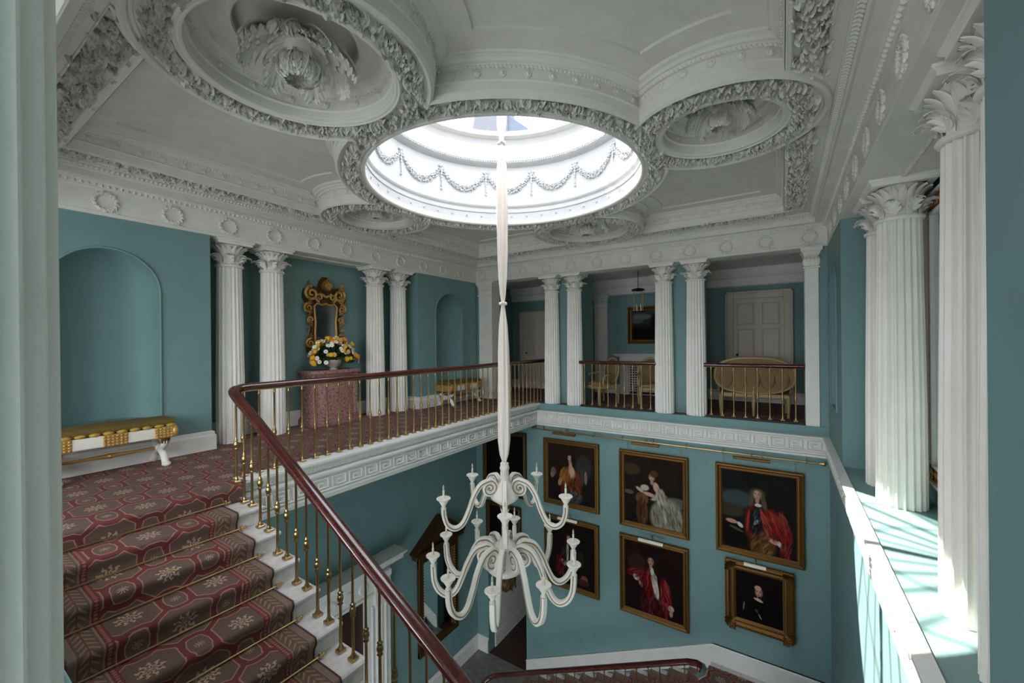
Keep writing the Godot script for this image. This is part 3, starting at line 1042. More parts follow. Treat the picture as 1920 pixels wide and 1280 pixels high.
	lathe(hub, [Vector2(0, 5.52), Vector2(0.10, 5.54), Vector2(0.16, 5.60), Vector2(0.16, 5.66), Vector2(0.06, 5.74), Vector2(0, 5.76)], 20, ctr)
	part(w, "hub", hub, M.white_paint)
	# roof of the house outside the glass
	var rf := structure("trim_roof", "roof upstand round the skylight")
	block(rf, "roof_deck", Vector3(-11.5, 3.87, -14.5), Vector3(DX - 1.9, 4.2, 2.8), M.slate)
	block(rf, "roof_deck", Vector3(DX + 1.9, 3.87, -10.9), Vector3(1.4, 4.2, 2.8), M.slate)
	block(rf, "roof_deck", Vector3(DX - 1.9, 3.87, -10.9), Vector3(DX + 1.9, 4.2, DZ - 1.9), M.slate)
	block(rf, "roof_deck", Vector3(DX - 1.9, 3.87, DZ + 1.9), Vector3(DX + 1.9, 4.2, 2.8), M.slate)
	var cs := thing("chimney_stack", "grey chimney stack seen through the skylight glass", "chimney", Vector3(-8.3, 4.2, -12.2), 0.35)
	var s1 := nst()
	cbx(s1, Vector3(-1.0, 0, -0.6), Vector3(0.3, 6.0, 0.6), 0.03)
	cbx(s1, Vector3(-1.15, 5.6, -0.75), Vector3(0.45, 5.9, 0.75), 0.03)
	part(cs, "stack", s1, M.chimney_brick)
	var s2 := nst()
	prism(s2, PackedVector2Array([Vector2(0.3, 0), Vector2(2.6, 0), Vector2(2.3, 3.4), Vector2(0.3, 5.0)]), 1.4, Transform3D(Basis(), Vector3(0, 0, -0.9)))
	part(cs, "slate_roof", s2, M.slate)
	for x in [-0.5, 0.1]:
		var pt := nst()
		lathe(pt, [Vector2(0.16, 6.0), Vector2(0.14, 6.5), Vector2(0.17, 6.55), Vector2(0.1, 6.56), Vector2(0, 6.5)], 14, Transform3D(Basis(), Vector3(x, 0, 0)))
		part(cs, "chimney_pot", pt, M.chimney_brick)

# ---------------------------------------------------------------- entablature, cornices
func wreath_mesh() -> Mesh:
	var st := nst()
	var pts := []
	var rad := []
	for i in 49:
		var a := TAU * i / 48
		pts.append(Vector3(sin(a) * 0.096, cos(a) * 0.096, 0.004))
		rad.append(0.017 + 0.006 * sin(i * 2.1))
	tube(st, pts, rad, 6, false)
	for i in 26:
		var a := TAU * i / 26
		var b := Basis(Vector3.BACK, -a + (0.6 if i % 2 else -0.6))
		ball(st, Vector3.ZERO, Vector3(0.024, 0.009, 0.012), 6, 4, Transform3D(b, Vector3(sin(a), cos(a), 0) * (0.108 if i % 2 else 0.086) + Vector3(0, 0, 0.01)))
	# ribbon ends
	for k in 5: ball(st, Vector3(0.05 + 0.015 * k, -0.115 + 0.006 * sin(k * 2.0), 0.006), Vector3(0.014, 0.008, 0.008), 6, 4)
	return mesh_of(st)

func entablature() -> void:
	var tr := structure("trim_entablature", "white frieze of wreaths and cornice running round the hall")
	var plan := [Vector2(XL, ZN), Vector2(XR, ZN), Vector2(XR, ZB), Vector2(XL, ZB)]
	# beams behind the frieze
	for b in [[Vector3(-7.0, 2.86, ZB - 0.35), Vector3(XL, YS, ZN + 0.3)], [Vector3(XR, 2.86, ZB - 0.35), Vector3(1.4, YS, ZN + 0.3)], [Vector3(XL, 2.86, ZB - 0.35), Vector3(XR, YS, ZB)], [Vector3(XL, 2.86, ZN), Vector3(XR, YS, ZN + 0.3)]]:
		block(tr, "beam", b[0], b[1], M.plaster)
	var st := nst()
	mould(st, plan, [Vector2(0, 2.862), Vector2(0.012, 2.865), Vector2(0.012, 2.90), Vector2(0.004, 2.905), Vector2(0.004, 3.145), Vector2(0.03, 3.155), Vector2(0.03, 3.165), Vector2(0.07, 3.205), Vector2(0.08, 3.215), Vector2(0.165, 3.22), Vector2(0.165, 3.285), Vector2(0.185, 3.295), Vector2(0.185, 3.305), Vector2(0.215, 3.335), Vector2(0.24, 3.345), Vector2(0.24, YS + 0.002)])
	part(tr, "cornice", st, M.plaster)
	# soffit guilloche strip over the right and left columns
	for x in [0.92, -6.68]:
		var g := nst()
		cbx(g, Vector3(x - 0.02, 2.845, -6.4), Vector3(x + 0.02, 2.861, -2.2), 0.006)
		for k in 84: ball(g, Vector3(x, 2.845, -6.37 + 0.05 * k), Vector3(0.016, 0.009, 0.02), 6, 4)
		part(tr, "soffit_guilloche", g, M.plaster)
	# carved eggs of the bed mould and tongues of the crown
	var eg := nst()
	ball(eg, Vector3.ZERO, Vector3(0.018, 0.022, 0.016), 6, 4)
	var egm := mesh_of(eg)
	var tg := nst()
	leaf(tg, 0.042, 0.034, 0.6, 1.2, 2.0, Transform3D(), 5, 4)
	var tgm := mesh_of(tg)
	var e1 := []
	var e2 := []
	for w in along_poly(PackedVector2Array(plan), 0.055):
		var nrm := Vector2(w[1].y, -w[1].x)
		var p: Vector2 = w[0] + nrm * 0.052
		e1.append(Transform3D(Basis(), Vector3(p.x, 3.182, p.y)))
	for w in along_poly(PackedVector2Array(plan), 0.042):
		var nrm := Vector2(w[1].y, -w[1].x)
		var p: Vector2 = w[0] + nrm * 0.192
		e2.append(Transform3D(Basis(Vector3(w[1].x, 0, w[1].y), Vector3.UP, Vector3(nrm.x, 0, nrm.y)), Vector3(p.x, 3.297, p.y)))
	scatter(tr, "egg_and_dart", egm, M.plaster, e1)
	scatter(tr, "leaf_tongues", tgm, M.plaster, e2)
	# wreaths
	var wm := wreath_mesh()
	for k in 11:
		var z := -1.39 - 0.617 * k
		if z > ZB: part(tr, "wreath", wm, M.plaster, Transform3D(Basis(Vector3.UP, PI / 2), Vector3(XL + 0.006, 3.02, z)))
	for k in 11:
		var z := -1.39 - 0.617 * k
		if z > ZB: part(tr, "wreath", wm, M.plaster, Transform3D(Basis(Vector3.UP, -PI / 2), Vector3(XR - 0.006, 3.02, z)))
	for k in 12:
		part(tr, "wreath", wm, M.plaster, Transform3D(Basis(), Vector3(0.36 - 0.597 * k, 3.02, ZB + 0.006)))

func key_mesh() -> Mesh:
	# one unit of the running key fret, 0.24 wide, 0.16 high, relief on +z
	var st := nst()
	var t := 0.018
	var d := 0.024
	for r in [[0.0, -0.08, 0.018, 0.08], [0.0, 0.062, 0.20, 0.08], [0.182, -0.045, 0.20, 0.08], [0.06, -0.045, 0.20, -0.027], [0.06, -0.045, 0.078, 0.03], [0.06, 0.012, 0.14, 0.03], [0.018, -0.08, 0.24, -0.062]]:
		cbx(st, Vector3(r[0], r[1], 0), Vector3(r[2], r[3], d), 0.004)
	return mesh_of(st)

func balcony_cornice() -> void:
	var tr := structure("trim_balcony", "white key-fret cornice below the gallery edge")
	var path := [Vector2(XR, ZN), Vector2(XR, ZB), Vector2(-4.70, ZB), Vector2(-4.70, -2.03)]
	var st := nst()
	mould(st, path, [Vector2(0, -0.15), Vector2(0.085, -0.155), Vector2(0.085, -0.175), Vector2(0.07, -0.19), Vector2(0.05, -0.195), Vector2(0.05, -0.21), Vector2(0.035, -0.215), Vector2(0.035, -0.405), Vector2(0.055, -0.41), Vector2(0.055, -0.43), Vector2(0.03, -0.455), Vector2(0.03, -0.485), Vector2(0, -0.5)], false)
	part(tr, "fret_band", st, M.white_paint)
	var up := nst()
	mould(up, [Vector2(-4.70, ZB), Vector2(-4.70, -2.03)], [Vector2(-0.12, 0.004), Vector2(0.075, 0.004), Vector2(0.085, -0.004), Vector2(0.085, -0.03), Vector2(0.06, -0.045), Vector2(0.06, -0.055), Vector2(0.02, -0.12), Vector2(0.02, -0.135), Vector2(0.0, -0.15)], false)
	bx(up, Vector3(-4.82, -0.5, -2.04), Vector3(-4.70, 0.004, -2.0))
	part(tr, "gallery_nosing", up, M.white_paint)
	var lf := nst()
	leaf(lf, 0.06, 0.04, 0.3, 0.9, 2.0, Transform3D(), 5, 4)
	var lfm := mesh_of(lf)
	var at := []
	for k in 130:
		at.append(Transform3D(Basis(Vector3(0, 0, -1), Vector3.UP, Vector3.RIGHT), Vector3(-4.668, -0.122, -2.08 - 0.046 * k)))
	scatter(tr, "carved_leaves", lfm, M.white_paint, at)
	var km := key_mesh()
	for k in 25: part(tr, "key_fret", km, M.white_paint, Transform3D(Basis(Vector3.UP, PI / 2), Vector3(-4.665, -0.31, -2.06 - 0.24 * k)))
	for k in 21: part(tr, "key_fret", km, M.white_paint, Transform3D(Basis(), Vector3(-4.60 + 0.245 * k, -0.31, ZB + 0.035)))
	for k in 31: part(tr, "key_fret", km, M.white_paint, Transform3D(Basis(Vector3.UP, -PI / 2), Vector3(XR - 0.035, -0.31, -8.05 + 0.24 * k)))

# ---------------------------------------------------------------- columns
func fluted(st: SurfaceTool, r0: float, r1: float, y0: float, y1: float, flutes := 20) -> void:
	var per := 8
	var n := flutes * per
	var prof := []
	for i in n:
		var t := float(i % per) / per
		var d := 0.0
		if t >= 0.2: d = sin(PI * (t - 0.2) / 0.8)
		prof.append(d)
	var ys := [[y0, r0, 1.0], [lerpf(y0, y1, 0.35), lerpf(r0, r1, 0.15), 1.0], [lerpf(y0, y1, 0.7), lerpf(r0, r1, 0.6), 1.0], [y1 - 0.01, r1, 1.0]]
	st.set_smooth_group(1)
	for j in ys.size() - 1:
		for i in n:
			var q := []
			for c in [[i, j], [i, j + 1], [i + 1, j + 1], [i + 1, j]]:
				var a: float = TAU * c[0] / n
				var r: float = ys[c[1]][1] * (1.0 - 0.125 * prof[c[0] % n])
				q.append(Vector3(cos(a) * r, ys[c[1]][0], sin(a) * r))
			st.set_smooth_group(1 + (i % per if i % per < 1 else 1) + 2 * (i / per))
			quad(st, q[0], q[1], q[2], q[3])

var col_meshes := {}

# tower-of-the-winds column: one row of acanthus under a row of tall water leaves, square abacus
func column(label: String, group: String, at: Vector3, h: float, r := 0.178, top := 0.86) -> Node3D:
	var t := thing("column", label, "column", at, 0, group)
	var key := "%.3f %.3f" % [h, top]
	if not col_meshes.has(key):
		var cap := h - 0.345
		var s := nst()
		fluted(s, r, r * top, 0.0, cap)
		lathe(s, [Vector2(r * top, cap - 0.012), Vector2(0.0, cap - 0.012)], 40)
		var c := nst()
		lathe(c, [Vector2(r * 0.86, cap - 0.03), Vector2(r * 0.95, cap - 0.022), Vector2(r * 1.0, cap - 0.008), Vector2(r * 0.97, cap + 0.006), Vector2(r * 0.84, cap + 0.012), Vector2(r * 0.74, cap + 0.02), Vector2(r * 0.74, cap + 0.15), Vector2(r * 0.82, cap + 0.24), Vector2(r * 0.98, cap + 0.285), Vector2(0.02, cap + 0.29)], 32)
		var ab := nst()
		var q := r * 1.22
		mould(ab, [Vector2(-q, -q), Vector2(-q, q), Vector2(q, q), Vector2(q, -q)], [Vector2(0.06, cap + 0.282), Vector2(0.0, cap + 0.284), Vector2(0.0, cap + 0.305), Vector2(-0.012, cap + 0.318), Vector2(-0.022, cap + 0.325), Vector2(-0.022, cap + 0.346), Vector2(0.2, cap + 0.346)])
		var wl := nst()
		leaf(wl, 0.205, 0.060, 0.02, 1.15, 0.0, Transform3D(Basis(), Vector3(0, cap + 0.085, r * 0.80)), 10, 6)
		var al := nst()
		acanthus_leaf(al, 0.20, 0.135, 0.06, 2.1, 4, Transform3D(Basis(), Vector3(0, cap + 0.012, r * 0.84)))
		col_meshes[key] = [mesh_of(s), mesh_of(c), mesh_of(ab), mesh_of(wl), mesh_of(al)]
	var ms: Array = col_meshes[key]
	part(t, "shaft", ms[0], M.column_paint)
	var cp := part(t, "capital", ms[1], M.column_paint)
	part(t, "abacus", ms[2], M.column_paint)
	for i in 16: part(cp, "water_leaf", ms[3], M.column_paint, Transform3D(Basis(Vector3.UP, TAU * i / 16), Vector3.ZERO))
	for i in 8: part(cp, "acanthus_leaf", ms[4], M.column_paint, Transform3D(Basis(Vector3.UP, TAU * (i + 0.5) / 8), Vector3.ZERO))
	return t

func pilaster(label: String, lo: Vector3, hi: Vector3) -> void:
	var t := thing("pilaster", label, "pilaster", Vector3((lo.x + hi.x) / 2, lo.y, (lo.z + hi.z) / 2))
	var w := (hi.x - lo.x) / 2
	var d := (hi.z - lo.z) / 2
	var h := hi.y - lo.y
	var st := nst()
	cbx(st, Vector3(-w, 0, -d), Vector3(w, h - 0.33, d), 0.006)
	part(t, "shaft", st, M.column_paint)
	st = nst()
	var q := [Vector2(-w, -d), Vector2(-w, d), Vector2(w, d), Vector2(w, -d)]
	mould(st, q, [Vector2(0.005, h - 0.34), Vector2(-0.02, h - 0.33), Vector2(-0.02, h - 0.31), Vector2(0.0, h - 0.30), Vector2(0.0, h - 0.15), Vector2(-0.03, h - 0.07), Vector2(-0.05, h - 0.05), Vector2(-0.05, h), Vector2(0.1, h)])
	part(t, "capital", st, M.column_paint)
	for i in 4:
		var l := nst()
		leaf(l, 0.16, 0.085, 0.0, 1.6, 4.0, Transform3D(Basis(), Vector3(-w * 0.75 + w * 0.5 * i, h - 0.30, d + 0.004)), 10, 6)
		part(t, "leaf", l, M.column_paint)

func columns() -> void:
	var nth := ["first", "second", "third", "fourth"]
	var lz := [-2.74, -3.33, -5.27, -5.85]
	var ll := ["fluted white column next to the nearer niche on the left wall", "fluted white column just left of the gilt mirror", "fluted white column just right of the gilt mirror and flowers", "fluted white column nearest the far niche on the left wall"]
	for i in 4: column(ll[i], "columns of the left wall", Vector3(-6.65, 0, lz[i]), 2.862)
	var bxs := [-4.377, -3.82, -1.93, -1.355]
	var bl := ["fluted white column standing where the left gallery railing ends", "fluted white column left of the railing in front of the armchairs", "fluted white column right of the railing in front of the armchairs", "fluted white column left of the railing in front of the settee"]
	for i in 4: column(bl[i], "columns of the back gallery", Vector3(bxs[i], 0, -8.33), 2.862, 0.178)
	var rl := ["fluted white column at the right picture edge beside the teal wall", "large fluted white column in front of the gilt-framed right mirror", "fluted white column on the sunlit ledge, left of the right mirror", "fluted white column half hidden behind another on the right ledge"]
	for i in 4: column(rl[i], "columns of the right wall", Vector3(0.925, -0.17, lz[i]), 3.032, 0.185)
	column("fluted white column close to the camera at the left picture edge", "", Vector3(-1.36, 0, -0.050), 2.862, 0.170, 0.97)
	pilaster("flat white pilaster in the far left corner of the gallery", Vector3(-6.33, 0, -8.5), Vector3(-5.93, 2.862, ZB))
	pilaster("flat white pilaster right of the settee at the back", Vector3(0.30, 0, -8.5), Vector3(0.485, 2.862, ZB))
	pilaster("shaded white pilaster on the corridor wall behind the armchairs", Vector3(-4.28, 0, -10.7), Vector3(-3.92, 2.62, -10.6))

# ---------------------------------------------------------------- stairs
# a flight going down along +x (local): steps, runner and rods; origin at the top nosing line, inner wall at z = 0, open side at -width
func flight(called: String, label: String, at: Vector3, turn: float, n: int, rise: float, run: float, width: float, r0: float, r1: float, flip := 1.0) -> Node3D:
	var t := thing(called, label, "staircase", at, turn)
	var st := nst()
	var x0 := -0.06
	cbx(st, Vector3(x0, -0.045, minf(0, -width * flip)), Vector3(run, 0, maxf(0, -width * flip)), 0.014)
	cbx(st, Vector3(x0, -rise - 0.06, minf(0, -(width - 0.02) * flip)), Vector3(run - 0.035, -0.045, maxf(0, -(width - 0.02) * flip)), 0.004)
	var sm := mesh_of(st)
	for k in n: part(t, "step", sm, M.stone, Transform3D(Basis(), Vector3(run * k, -rise * (k + 1), 0)))
	var sk := nst()
	bx(sk, Vector3(-0.1, -rise * 1.0, minf(0, -(width - 0.06) * flip)), Vector3(0.0, -rise * 2, maxf(0, -(width - 0.06) * flip)))
	# raking soffit slab
	prism(sk, PackedVector2Array([Vector2(-0.1, -rise - 0.05), Vector2(run * n, -rise * (n + 1) - 0.05), Vector2(run * n, -rise * (n + 1) - 0.28), Vector2(-0.1, -rise - 0.28)]), width - 0.1, Transform3D(Basis(), Vector3(0, 0, -(width - 0.05) if flip > 0 else 0.05)))
	part(t, "soffit_slab", sk, M.stone)
	# runner
	var path := [Vector2(0.0, -rise + 0.008)]
	for k in n:
		var xe := run * (k + 1) - 0.018
		var y := -rise * (k + 1) + 0.010
		path.append(Vector2(xe - 0.03, y))
		for i in 6:
			var a := PI / 2 * i / 5.0
			path.append(Vector2(xe - 0.0 + 0.026 * sin(a), y - 0.026 + 0.026 * cos(a)))
		path.append(Vector2(xe + 0.024, y - 0.05))
		path.append(Vector2(xe - 0.004, y - 0.10))
		path.append(Vector2(xe - 0.006, y - rise + 0.004))
	var cp := nst()
	cp.set_smooth_group(1)
	var l := 0.13
	var za := -r0 * flip
	var zb := -r1 * flip
	for i in path.size() - 1:
		var a: Vector2 = path[i]
		var b: Vector2 = path[i + 1]
		var l2 := l + (b - a).length()
		quv(cp, [Vector3(a.x, a.y, za), Vector3(b.x, b.y, za), Vector3(b.x, b.y, zb), Vector3(a.x, a.y, zb)], [Vector2(l / 0.62, 0), Vector2(l2 / 0.62, 0), Vector2(l2 / 0.62, 1), Vector2(l / 0.62, 1)])
		l = l2
	part(t, "runner", cp, M.runner)
	# edge thickness of the runner
	var ed := nst()
	for z in [za, zb]:
		var pts := []
		for p in path: pts.append(Vector3(p.x, p.y - 0.002, z))
		tube(ed, pts, 0.005, 5)
	part(t, "runner_binding", ed, M.dark_wood)
	var rd := nst()
	tube(rd, [Vector3(0, 0, za + 0.05 * flip), Vector3(0, 0, zb - 0.05 * flip)], 0.007, 8)
	for z in [za + 0.05 * flip, zb - 0.05 * flip]: ball(rd, Vector3(0, 0, z), Vector3(0.014, 0.014, 0.02), 8, 6)
	for z in [za + 0.02 * flip, zb - 0.02 * flip]:
		cbx(rd, Vector3(-0.012, -0.018, z - 0.008), Vector3(0.008, 0.016, z + 0.008), 0.003)
		ball(rd, Vector3(0, 0.022, z), Vector3(0.01, 0.01, 0.01), 6, 4)
	var rdm := mesh_of(rd)
	for k in n: part(t, "stair_rod", rdm, M.brass, Transform3D(Basis(), Vector3(run * k + 0.02, -rise * (k + 1) + 0.03, 0)))
	return t

func stairs() -> void:
	flight("staircase", "upper stair flight with white stone steps and brown-red patterned runner", Vector3(-4.53, 0, ZN), 0, 12, RISE, RUN, 1.60, 0.15, 1.36)
	# landing between the flights, near right corner
	var la := structure("floor_landing", "stone stair landings")
	block(la, "near_landing", Vector3(-0.82, -2.38, -2.03), Vector3(XR, -2.184, ZN), M.stone)
	block(la, "far_landing", Vector3(-1.12, -4.55, ZB), Vector3(XR, -4.37, -6.80), M.stone)
	var cp := nst()
	var q := [Vector3(-1.14, -4.362, -6.98), Vector3(0.42, -4.362, -6.98), Vector3(0.42, -4.362, -8.0), Vector3(-1.14, -4.362, -8.0)]
	var uv := []
	for p in q: uv.append(Vector2(p.x / 0.62, p.z / 0.5))
	quv(cp, q, uv)
	part(la, "landing_carpet", cp, M.carpet)
	flight("staircase", "stair flight going down beside the right wall below the ledge", Vector3(XR, -2.184, -2.0), PI / 2, 13, RISE, 0.36, 1.3, 0.15, 1.15, 1.0)
	flight("staircase", "lowest stair flight beside the raking skirting under the portraits", Vector3(-1.12, -4.37, ZB), PI, 11, 0.172, 0.35, 1.25, 0.14, 1.1, 1.0)

# ---------------------------------------------------------------- balustrades
const RAIL := [Vector2(-0.032, -0.045), Vector2(0.032, -0.045), Vector2(0.034, -0.03), Vector2(0.052, -0.022), Vector2(0.056, -0.004), Vector2(0.046, 0.014), Vector2(0.024, 0.026), Vector2(0.0, 0.029), Vector2(-0.024, 0.026), Vector2(-0.046, 0.014), Vector2(-0.056, -0.004), Vector2(-0.052, -0.022), Vector2(-0.034, -0.03)]

func baluster_mesh(h: float) -> Mesh:
	var st := nst()
	var m := h * 0.45
	var p := [Vector2(0.0, 0), Vector2(0.028, 0.0), Vector2(0.028, 0.014), Vector2(0.024, 0.02), Vector2(0.018, 0.03), Vector2(0.021, 0.038), Vector2(0.014, 0.05), Vector2(0.0125, 0.07), Vector2(0.0115, m - 0.06), Vector2(0.013, m - 0.05), Vector2(0.023, m - 0.042), Vector2(0.012, m - 0.034), Vector2(0.019, m - 0.024), Vector2(0.026, m), Vector2(0.019, m + 0.024), Vector2(0.012, m + 0.034), Vector2(0.023, m + 0.042), Vector2(0.012, m + 0.05), Vector2(0.0105, m + 0.07), Vector2(0.0095, h - 0.06), Vector2(0.012, h - 0.055), Vector2(0.015, h - 0.045), Vector2(0.010, h - 0.036), Vector2(0.014, h - 0.02), Vector2(0.012, h)]
	lathe(st, p, 10, Transform3D(), false)
	cbx(st, Vector3(-0.031, 0, -0.031), Vector3(0.031, 0.024, 0.031), 0.003)
	return mesh_of(st)

func balustrades() -> void:
	var b := thing("balustrade", "brass balustrade with mahogany handrail along the left gallery and upper stairs", "balustrade", Vector3(-4.77, 0, -5.0))
	var o := -b.position
	var x := -4.765
	var ctrl := [Vector3(x, 0.955, -2.32), Vector3(x, 0.955, -2.12), Vector3(-4.745, 0.945, -2.02), Vector3(-4.68, 0.92, -1.965), Vector3(-4.56, 0.862, -1.95), Vector3(-4.40, 0.778, -1.95)]
	var pts := [Vector3(x, 0.955, -8.6), Vector3(x, 0.955, -5.0)]
	pts.append_array(spline(ctrl, 5))
	for k in 8: pts.append(Vector3(-4.0 + 0.48 * k, 0.778 - 0.542 * (0.40 + 0.48 * k), -1.95))
	for i in pts.size(): pts[i] += o
	var st := nst()
	sweep(st, pts, RAIL)
	part(b, "handrail", st, M.mahogany)
	st = nst()
	var bar := [Vector2(-0.018, -0.012), Vector2(0.018, -0.012), Vector2(0.018, 0.0), Vector2(-0.018, 0.0)]
	var low := []
	for p in pts: low.append(p + Vector3(0, -0.045, 0))
	sweep(st, low, bar, true)
	part(b, "rail_core", st, M.brass)
	var bm := baluster_mesh(0.905)
	var z := -2.08
	while z > -8.55:
		part(b, "baluster", bm, M.brass, Transform3D(Basis(), Vector3(x, 0.002, z) + o))
		z -= 0.16
	for k in 12:
		for s in 2:
			var bxx := -4.455 + RUN * k + 0.155 * s
			var y := -RISE * (k + 1)
			var top := 0.778 - 0.542 * (bxx + 4.40) - 0.05
			if bxx < -4.40: top = 0.79
			part(b, "baluster", baluster_mesh(top - y), M.brass, Transform3D(Basis(), Vector3(bxx, y, -1.95) + o))
	part(b, "baluster", baluster_mesh(0.86), M.brass, Transform3D(Basis(), Vector3(-4.62, 0.0, -1.95) + o))
	# short railings between the back columns
	short_rail("brass railing with mahogany rail in front of the armchairs at the back", -3.66, -2.10)
	short_rail("brass railing with mahogany rail in front of the settee at the back", -1.19, 0.26)
	short_rail("short brass railing between the far left corner and the first back column", -5.92, -4.56, true)
	# railing of the lowest flight
	var lb := thing("balustrade", "dark railing of the lowest stair flight at the bottom of the picture", "balustrade", Vector3(-3.0, -5.2, -6.92))
	var oo := -lb.position
	var lp := [Vector3(-5.28, -5.75, -6.70), Vector3(-5.22, -5.62, -6.84), Vector3(-5.08, -5.52, -6.91)]
	var k0 := 0.4914
	for k in 5: lp.append(Vector3(-4.9 + 0.9 * k, -5.42 + k0 * 0.9 * k, -6.92))
	lp.append_array([Vector3(-1.16, -3.60, -6.90), Vector3(-1.07, -3.57, -6.84), Vector3(-1.03, -3.54, -6.72), Vector3(-1.02, -3.46, -6.5), Vector3(-1.02, -3.1, -5.9)])
	for i in lp.size(): lp[i] += oo
	st = nst()
	sweep(st, lp, RAIL)
	part(lb, "handrail", st, M.mahogany)
	for k in 21:
		var px := -4.95 + 0.19 * k
		if px > -1.1: break
		var step := ceilf((-1.12 - px) / 0.35)
		var y := -4.37 - 0.172 * step
		var top := -5.42 + k0 * (px + 4.9) - 0.04
		part(lb, "baluster", baluster_mesh(top - y), M.brass, Transform3D(Basis(), Vector3(px, y, -6.92) + oo))

func short_rail(label: String, x0: float, x1: float, inner := false) -> void:
	if inner: return
	var zz := -8.28
	var b := thing("gallery_railing", label, "railing", Vector3((x0 + x1) / 2, 0, zz))
	var w := (x1 - x0) / 2
	var st := nst()
	sweep(st, [Vector3(-w - 0.06, 0.95, 0), Vector3(w + 0.04, 0.95, 0)], RAIL)
	part(b, "handrail", st, M.mahogany)
	st = nst()
	cbx(st, Vector3(-w, 0.9, -0.016), Vector3(w, 0.91, 0.016), 0.003)
	part(b, "rail_core", st, M.brass)
	st = nst()
	cbx(st, Vector3(-w, 0.0, -0.05), Vector3(w, 0.03, 0.05), 0.006)
	part(b, "kerb", st, M.dark_wood)
	var bm := baluster_mesh(0.875)
	var n := int(round((x1 - x0) / 0.178))
	for k in n:
		part(b, "baluster", bm, M.brass, Transform3D(Basis(), Vector3(-w + (k + 0.5) * 2 * w / n, 0.03, 0)))

# ---------------------------------------------------------------- furniture of the left gallery
# stool with crossed legs; long side along z, faces +x
func bench(label: String, at: Vector3, length: float, depth: float) -> void:
	var t := thing("window_bench", label, "bench", at)
	var l := length / 2
	var d := depth / 2
	var st := nst()
	cbx(st, Vector3(-d, 0.33, -l), Vector3(d, 0.45, l), 0.01)
	part(t, "seat_rail", st, M.ivory)
	for z in [-l + 0.10, 0.0, l - 0.10]:
		var g := nst()
		var hw := 0.10 if z == 0.0 else 0.105
		cbx(g, Vector3(-d - 0.006, 0.325, z - hw), Vector3(d + 0.006, 0.455, z + hw), 0.006)
		for k in 24: ball(g, Vector3(d + 0.008, 0.345 + 0.03 * (k / 6), z - hw + 0.018 + 0.034 * (k % 6)), Vector3(0.008, 0.012, 0.015), 6, 4)
		part(t, "gilt_panel", g, M.gilt)
	for s in [-1, 1]:
		var e := nst()
		ball(e, Vector3(d - 0.01, 0.39, (l - 0.015) * s), Vector3(0.045, 0.062, 0.035), 10, 8)
		part(t, "corner_rosette", e, M.gilt)
	# cushion
	st = nst()
	var sec := []
	for i in 20:
		var a := TAU * i / 20
		sec.append(Vector2(signf(cos(a)) * pow(absf(cos(a)), 0.5) * (d - 0.01), 0.055 * signf(sin(a)) * pow(absf(sin(a)), 0.7)))
	sweep(st, [Vector3(0, 0.485, -l + 0.02), Vector3(0, 0.49, -l + 0.05), Vector3(0, 0.50, 0), Vector3(0, 0.49, l - 0.05), Vector3(0, 0.485, l - 0.02)], sec)
	var cu := part(t, "cushion", st, M.gold_velvet)
	var n := int(length / 0.105)
	for k in n:
		var r := nst()
		var z := -l + (k + 0.5) * length / n
		ball(r, Vector3(d - 0.012, 0.468, z), Vector3(0.026, 0.02, 0.047), 8, 6)
		part(cu, "edge_roll", r, M.gold_roll)
	# crossed legs at both ends, front and back feet
	for s in [-1, 1]:
		var leg := nst()
		var z = (l - 0.1) * s
		for f in [-1, 1]:
			var c := [Vector3(d * 0.92 * f, 0.33, z), Vector3(d * 0.82 * f, 0.26, z), Vector3(d * 0.2 * f, 0.19, z), Vector3(-d * 0.55 * f, 0.13, z), Vector3(-d * 0.80 * f, 0.055, z), Vector3(-d * 0.92 * f, 0.02, z)]
			tube(leg, spline(c, 5), 0.036, 8)
			ball(leg, Vector3(-d * 0.96 * f, 0.028, z), Vector3(0.055, 0.03, 0.045), 8, 6)
		ball(leg, Vector3(0, 0.19, z), Vector3(0.05, 0.05, 0.05), 10, 6)
		# front leg: a plain turned leg with a paw, standing at the corner
		part(t, "crossed_legs", leg, M.ivory)
		for f in [-1, 1]:
			var g := nst()
			tube(g, [Vector3(d * 0.92 * f, 0.335, z), Vector3(d * 0.84 * f, 0.27, z)], [0.045, 0.04], 10)
			part(t, "gilt_collar", g, M.old_gilt)
	var sr := nst()
	tube(sr, [Vector3(0, 0.19, -l + 0.1), Vector3(0, 0.19, -l * 0.4), Vector3(0, 0.19, 0), Vector3(0, 0.19, l * 0.4), Vector3(0, 0.19, l - 0.1)], [0.016, 0.016, 0.026, 0.016, 0.016], 8)
	ball(sr, Vector3(0, 0.19, 0), Vector3(0.03, 0.03, 0.05), 8, 6)
	part(t, "stretcher", sr, M.gilt)

